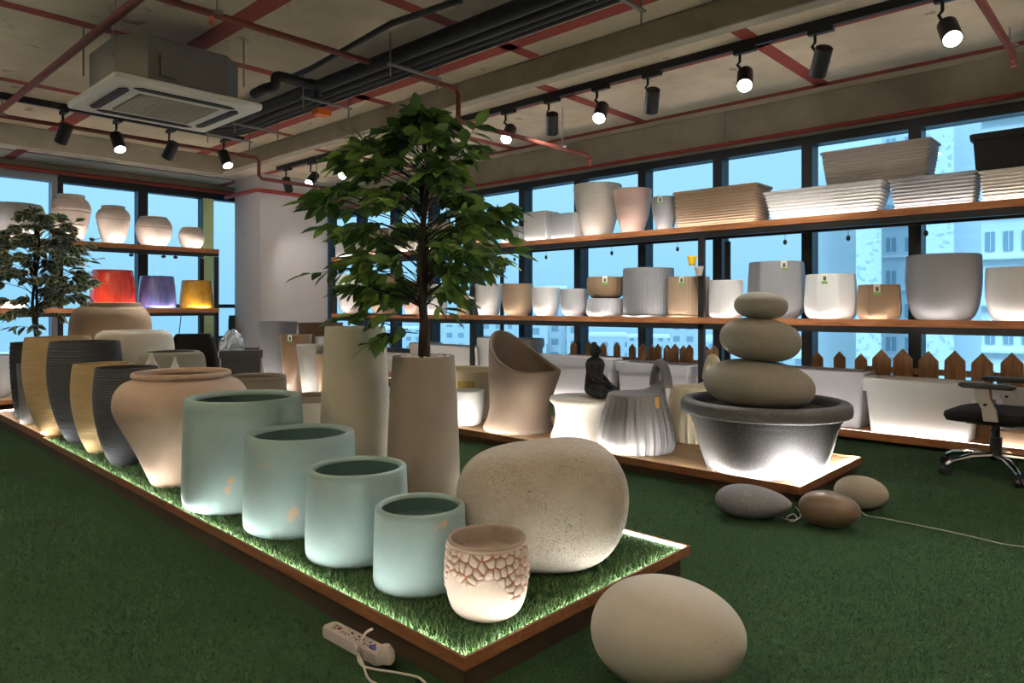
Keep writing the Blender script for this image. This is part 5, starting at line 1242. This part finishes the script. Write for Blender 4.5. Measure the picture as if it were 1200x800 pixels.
sprink('red_pipe', 'bright red pipe crossing the front of the column', [(5.05, 10.9, zc), (5.05, 9.90, zc), (5.09, 9.86, zc), (6.6, 9.86, zc)], .030, M['red_pipe'])

# ================================================================== OUTSIDE: CITY BLOCKS
q = MB(); q.box((-400, -400, -62), (900, 900, -60)); struct(q.build('ground_outside', M['haze_ground'], smooth=False))
def bearing(px, D): return polar(ang(px), D)
def tower(label, pl, pr_, D, ztop, m, depth=14, rows=0, cols=0, wlo=-6, floor_h=1.5, win=None, slabs=0, zbot=-60):
    x0, y0 = bearing(pl, D); x1, y1 = bearing(pr_, D); d = Vector((x1-x0, y1-y0, 0)); L = d.length; yaw = math.atan2(d.y, d.x)
    r = thing('apartment_tower', label, 'building', (x0, y0, zbot), yaw, 'apartment towers outside'); q = MB(); q.box((0, 0, 0), (L, depth, ztop - zbot)); q.build('walls', m, r, smooth=False)
    q = MB(); q.box((-.1, -.1, ztop - zbot), (L + .1, depth + .1, ztop - zbot + .8)); q.build('parapet', M['facade'], r, smooth=False)
    if rows:
        for i in range(rows):
            z = wlo - zbot + i*floor_h
            for j in range(cols):
                w = L/cols; x = (j + .5)*w
                q = MB(); q.box((x - w*.26, -.06, z), (x + w*.26, .02, z + floor_h*.42)); wd = q.build('window', M['facade_glass'], r, smooth=False)
                if D < 60: q = MB(); q.box((x - .02*w, -.09, z), (x + .02*w, -.06, z + floor_h*.42)); q.build('mullion', M['facade'], wd, smooth=False)
            if slabs: q = MB(); q.box((0, -.35, z - .35), (L, 0, z - .25)); q.build('floor_slab', M['facade'], r, smooth=False)
tower('plain pale apartment tower seen through the window past the stacked stones', 957, 1003, 46, 12.5, M['facade'])
tower('speckled stair shaft of the pale apartment towers outside', 1003, 1033, 38, 12.0, M['facade_dots'], depth=4)
tower('pale apartment block with small windows beside the speckled shaft', 1033, 1078, 46, 13.5, M['facade_grey'], rows=11, cols=2, wlo=-9, floor_h=1.9, slabs=1)
tower('speckled tower face behind the biggest grey pot', 1082, 1118, 35, 13.5, M['facade_dots'], depth=3)
tower('plain grey tower between the two windowed blocks', 1118, 1150, 45, 16, M['facade_grey'], depth=6)
tower('pale apartment block with recessed windows at the chair end', 1150, 1215, 35, 15, M['facade'], depth=3, rows=10, cols=3, wlo=-8, floor_h=1.9, slabs=1)
tower('outer speckled apartment tower at the window edge', 1217, 1300, 42, 14, M['facade_dots'], depth=4)
for i, (pl, pr_, D, zt3, lab) in enumerate(((618, 640, 150, -2.5, 'pale tower on the skyline between the far shelf pots'), (642, 664, 170, 5.5, 'taller pale tower on the skyline behind the banded pots'), (664, 690, 160, 2.0, 'bluish tower on the skyline behind the fluted bowls'),
        (690, 735, 220, -8, 'broad low block on the skyline behind the statue'), (735, 785, 260, -10, 'distant wide block on the skyline behind the grey fluted pot'), (785, 822, 190, -3, 'block on the skyline by the shelf post'),
        (826, 870, 150, -6, 'bluish block outside behind the stacked stones'), (872, 955, 120, -7, 'wide block outside behind the grey faceted pot'), (562, 600, 190, -1.5, 'pale tower outside behind the tall white pot'), (520, 560, 210, -4, 'pale tower outside by the ficus trunk'), (440, 515, 260, -7, 'wide block outside behind the ficus'))):
    tower(lab, pl, pr_, D, zt3, M['facade_win'], depth=20)
for i, (pl, pr_, D, zt3, lab) in enumerate(((-20, 60, 260, -14, 'low far block outside the back windows beside the tree'), (62, 150, 300, -12, 'low far block outside the back windows by the tan jar'), (160, 270, 280, -15, 'low far block outside the back windows by the column'))):
    tower(lab, pl, pr_, D, zt3, M['facade_win'], depth=20)

# ================================================================== SKY, CAMERA, COLOUR
w = bpy.data.worlds.new('overcast_sky'); SC.world = w; w.use_nodes = True; N, L = w.node_tree.nodes, w.node_tree.links
bg = N['Background']; tc = N.new('ShaderNodeTexCoord'); sx = N.new('ShaderNodeSeparateXYZ'); L.new(tc.outputs['Generated'], sx.inputs[0])
rp = N.new('ShaderNodeValToRGB'); L.new(sx.outputs[2], rp.inputs[0])
e = rp.color_ramp.elements; e[0].position = 0.0; e[0].color = (0.62, 0.78, 0.86, 1); e[1].position = 0.5; e[1].color = (0.80, 0.90, 0.98, 1)
x_ = e.new(0.12); x_.color = (0.78, 0.89, 0.95, 1)
L.new(rp.outputs[0], bg.inputs[0]); bg.inputs[1].default_value = 1.35
facade_fill_sun = bpy.data.lights.new('facade_fill_sun', 'SUN'); facade_fill_sun.energy = 3.5; facade_fill_sun.angle = rad(20); facade_fill_sun.color = (.92, .97, 1)  # lamp added to brighten the tower faces under the overcast sky
so = bpy.data.objects.new('facade_fill_sun', facade_fill_sun); COL.objects.link(so); so.rotation_euler = Vector((.62, .45, -.62)).to_track_quat('-Z', 'Y').to_euler(); so.location = (0, 0, 30)
cam = bpy.data.cameras.new('camera'); co = bpy.data.objects.new('camera', cam); COL.objects.link(co)
co.location = (0, 0, EYE); co.rotation_euler = (PI/2, 0, -YAW); cam.sensor_width = 36; cam.lens = F/1200*36; cam.shift_y = -40/1200; cam.clip_start = 0.05; cam.clip_end = 2000
SC.camera = co
vs = SC.view_settings; vs.view_transform = 'Standard'; vs.look = 'None'; vs.gamma = 1; vs.use_curve_mapping = False; vs.exposure = 1.0
cy = SC.cycles; cy.use_denoising = True; cy.max_bounces = 8; cy.diffuse_bounces = 4; cy.glossy_bounces = 3; cy.transmission_bounces = 4; cy.transparent_max_bounces = 12
cy.sample_clamp_indirect = 6; cy.caustics_reflective = False; cy.caustics_refractive = False; cy.use_light_tree = True
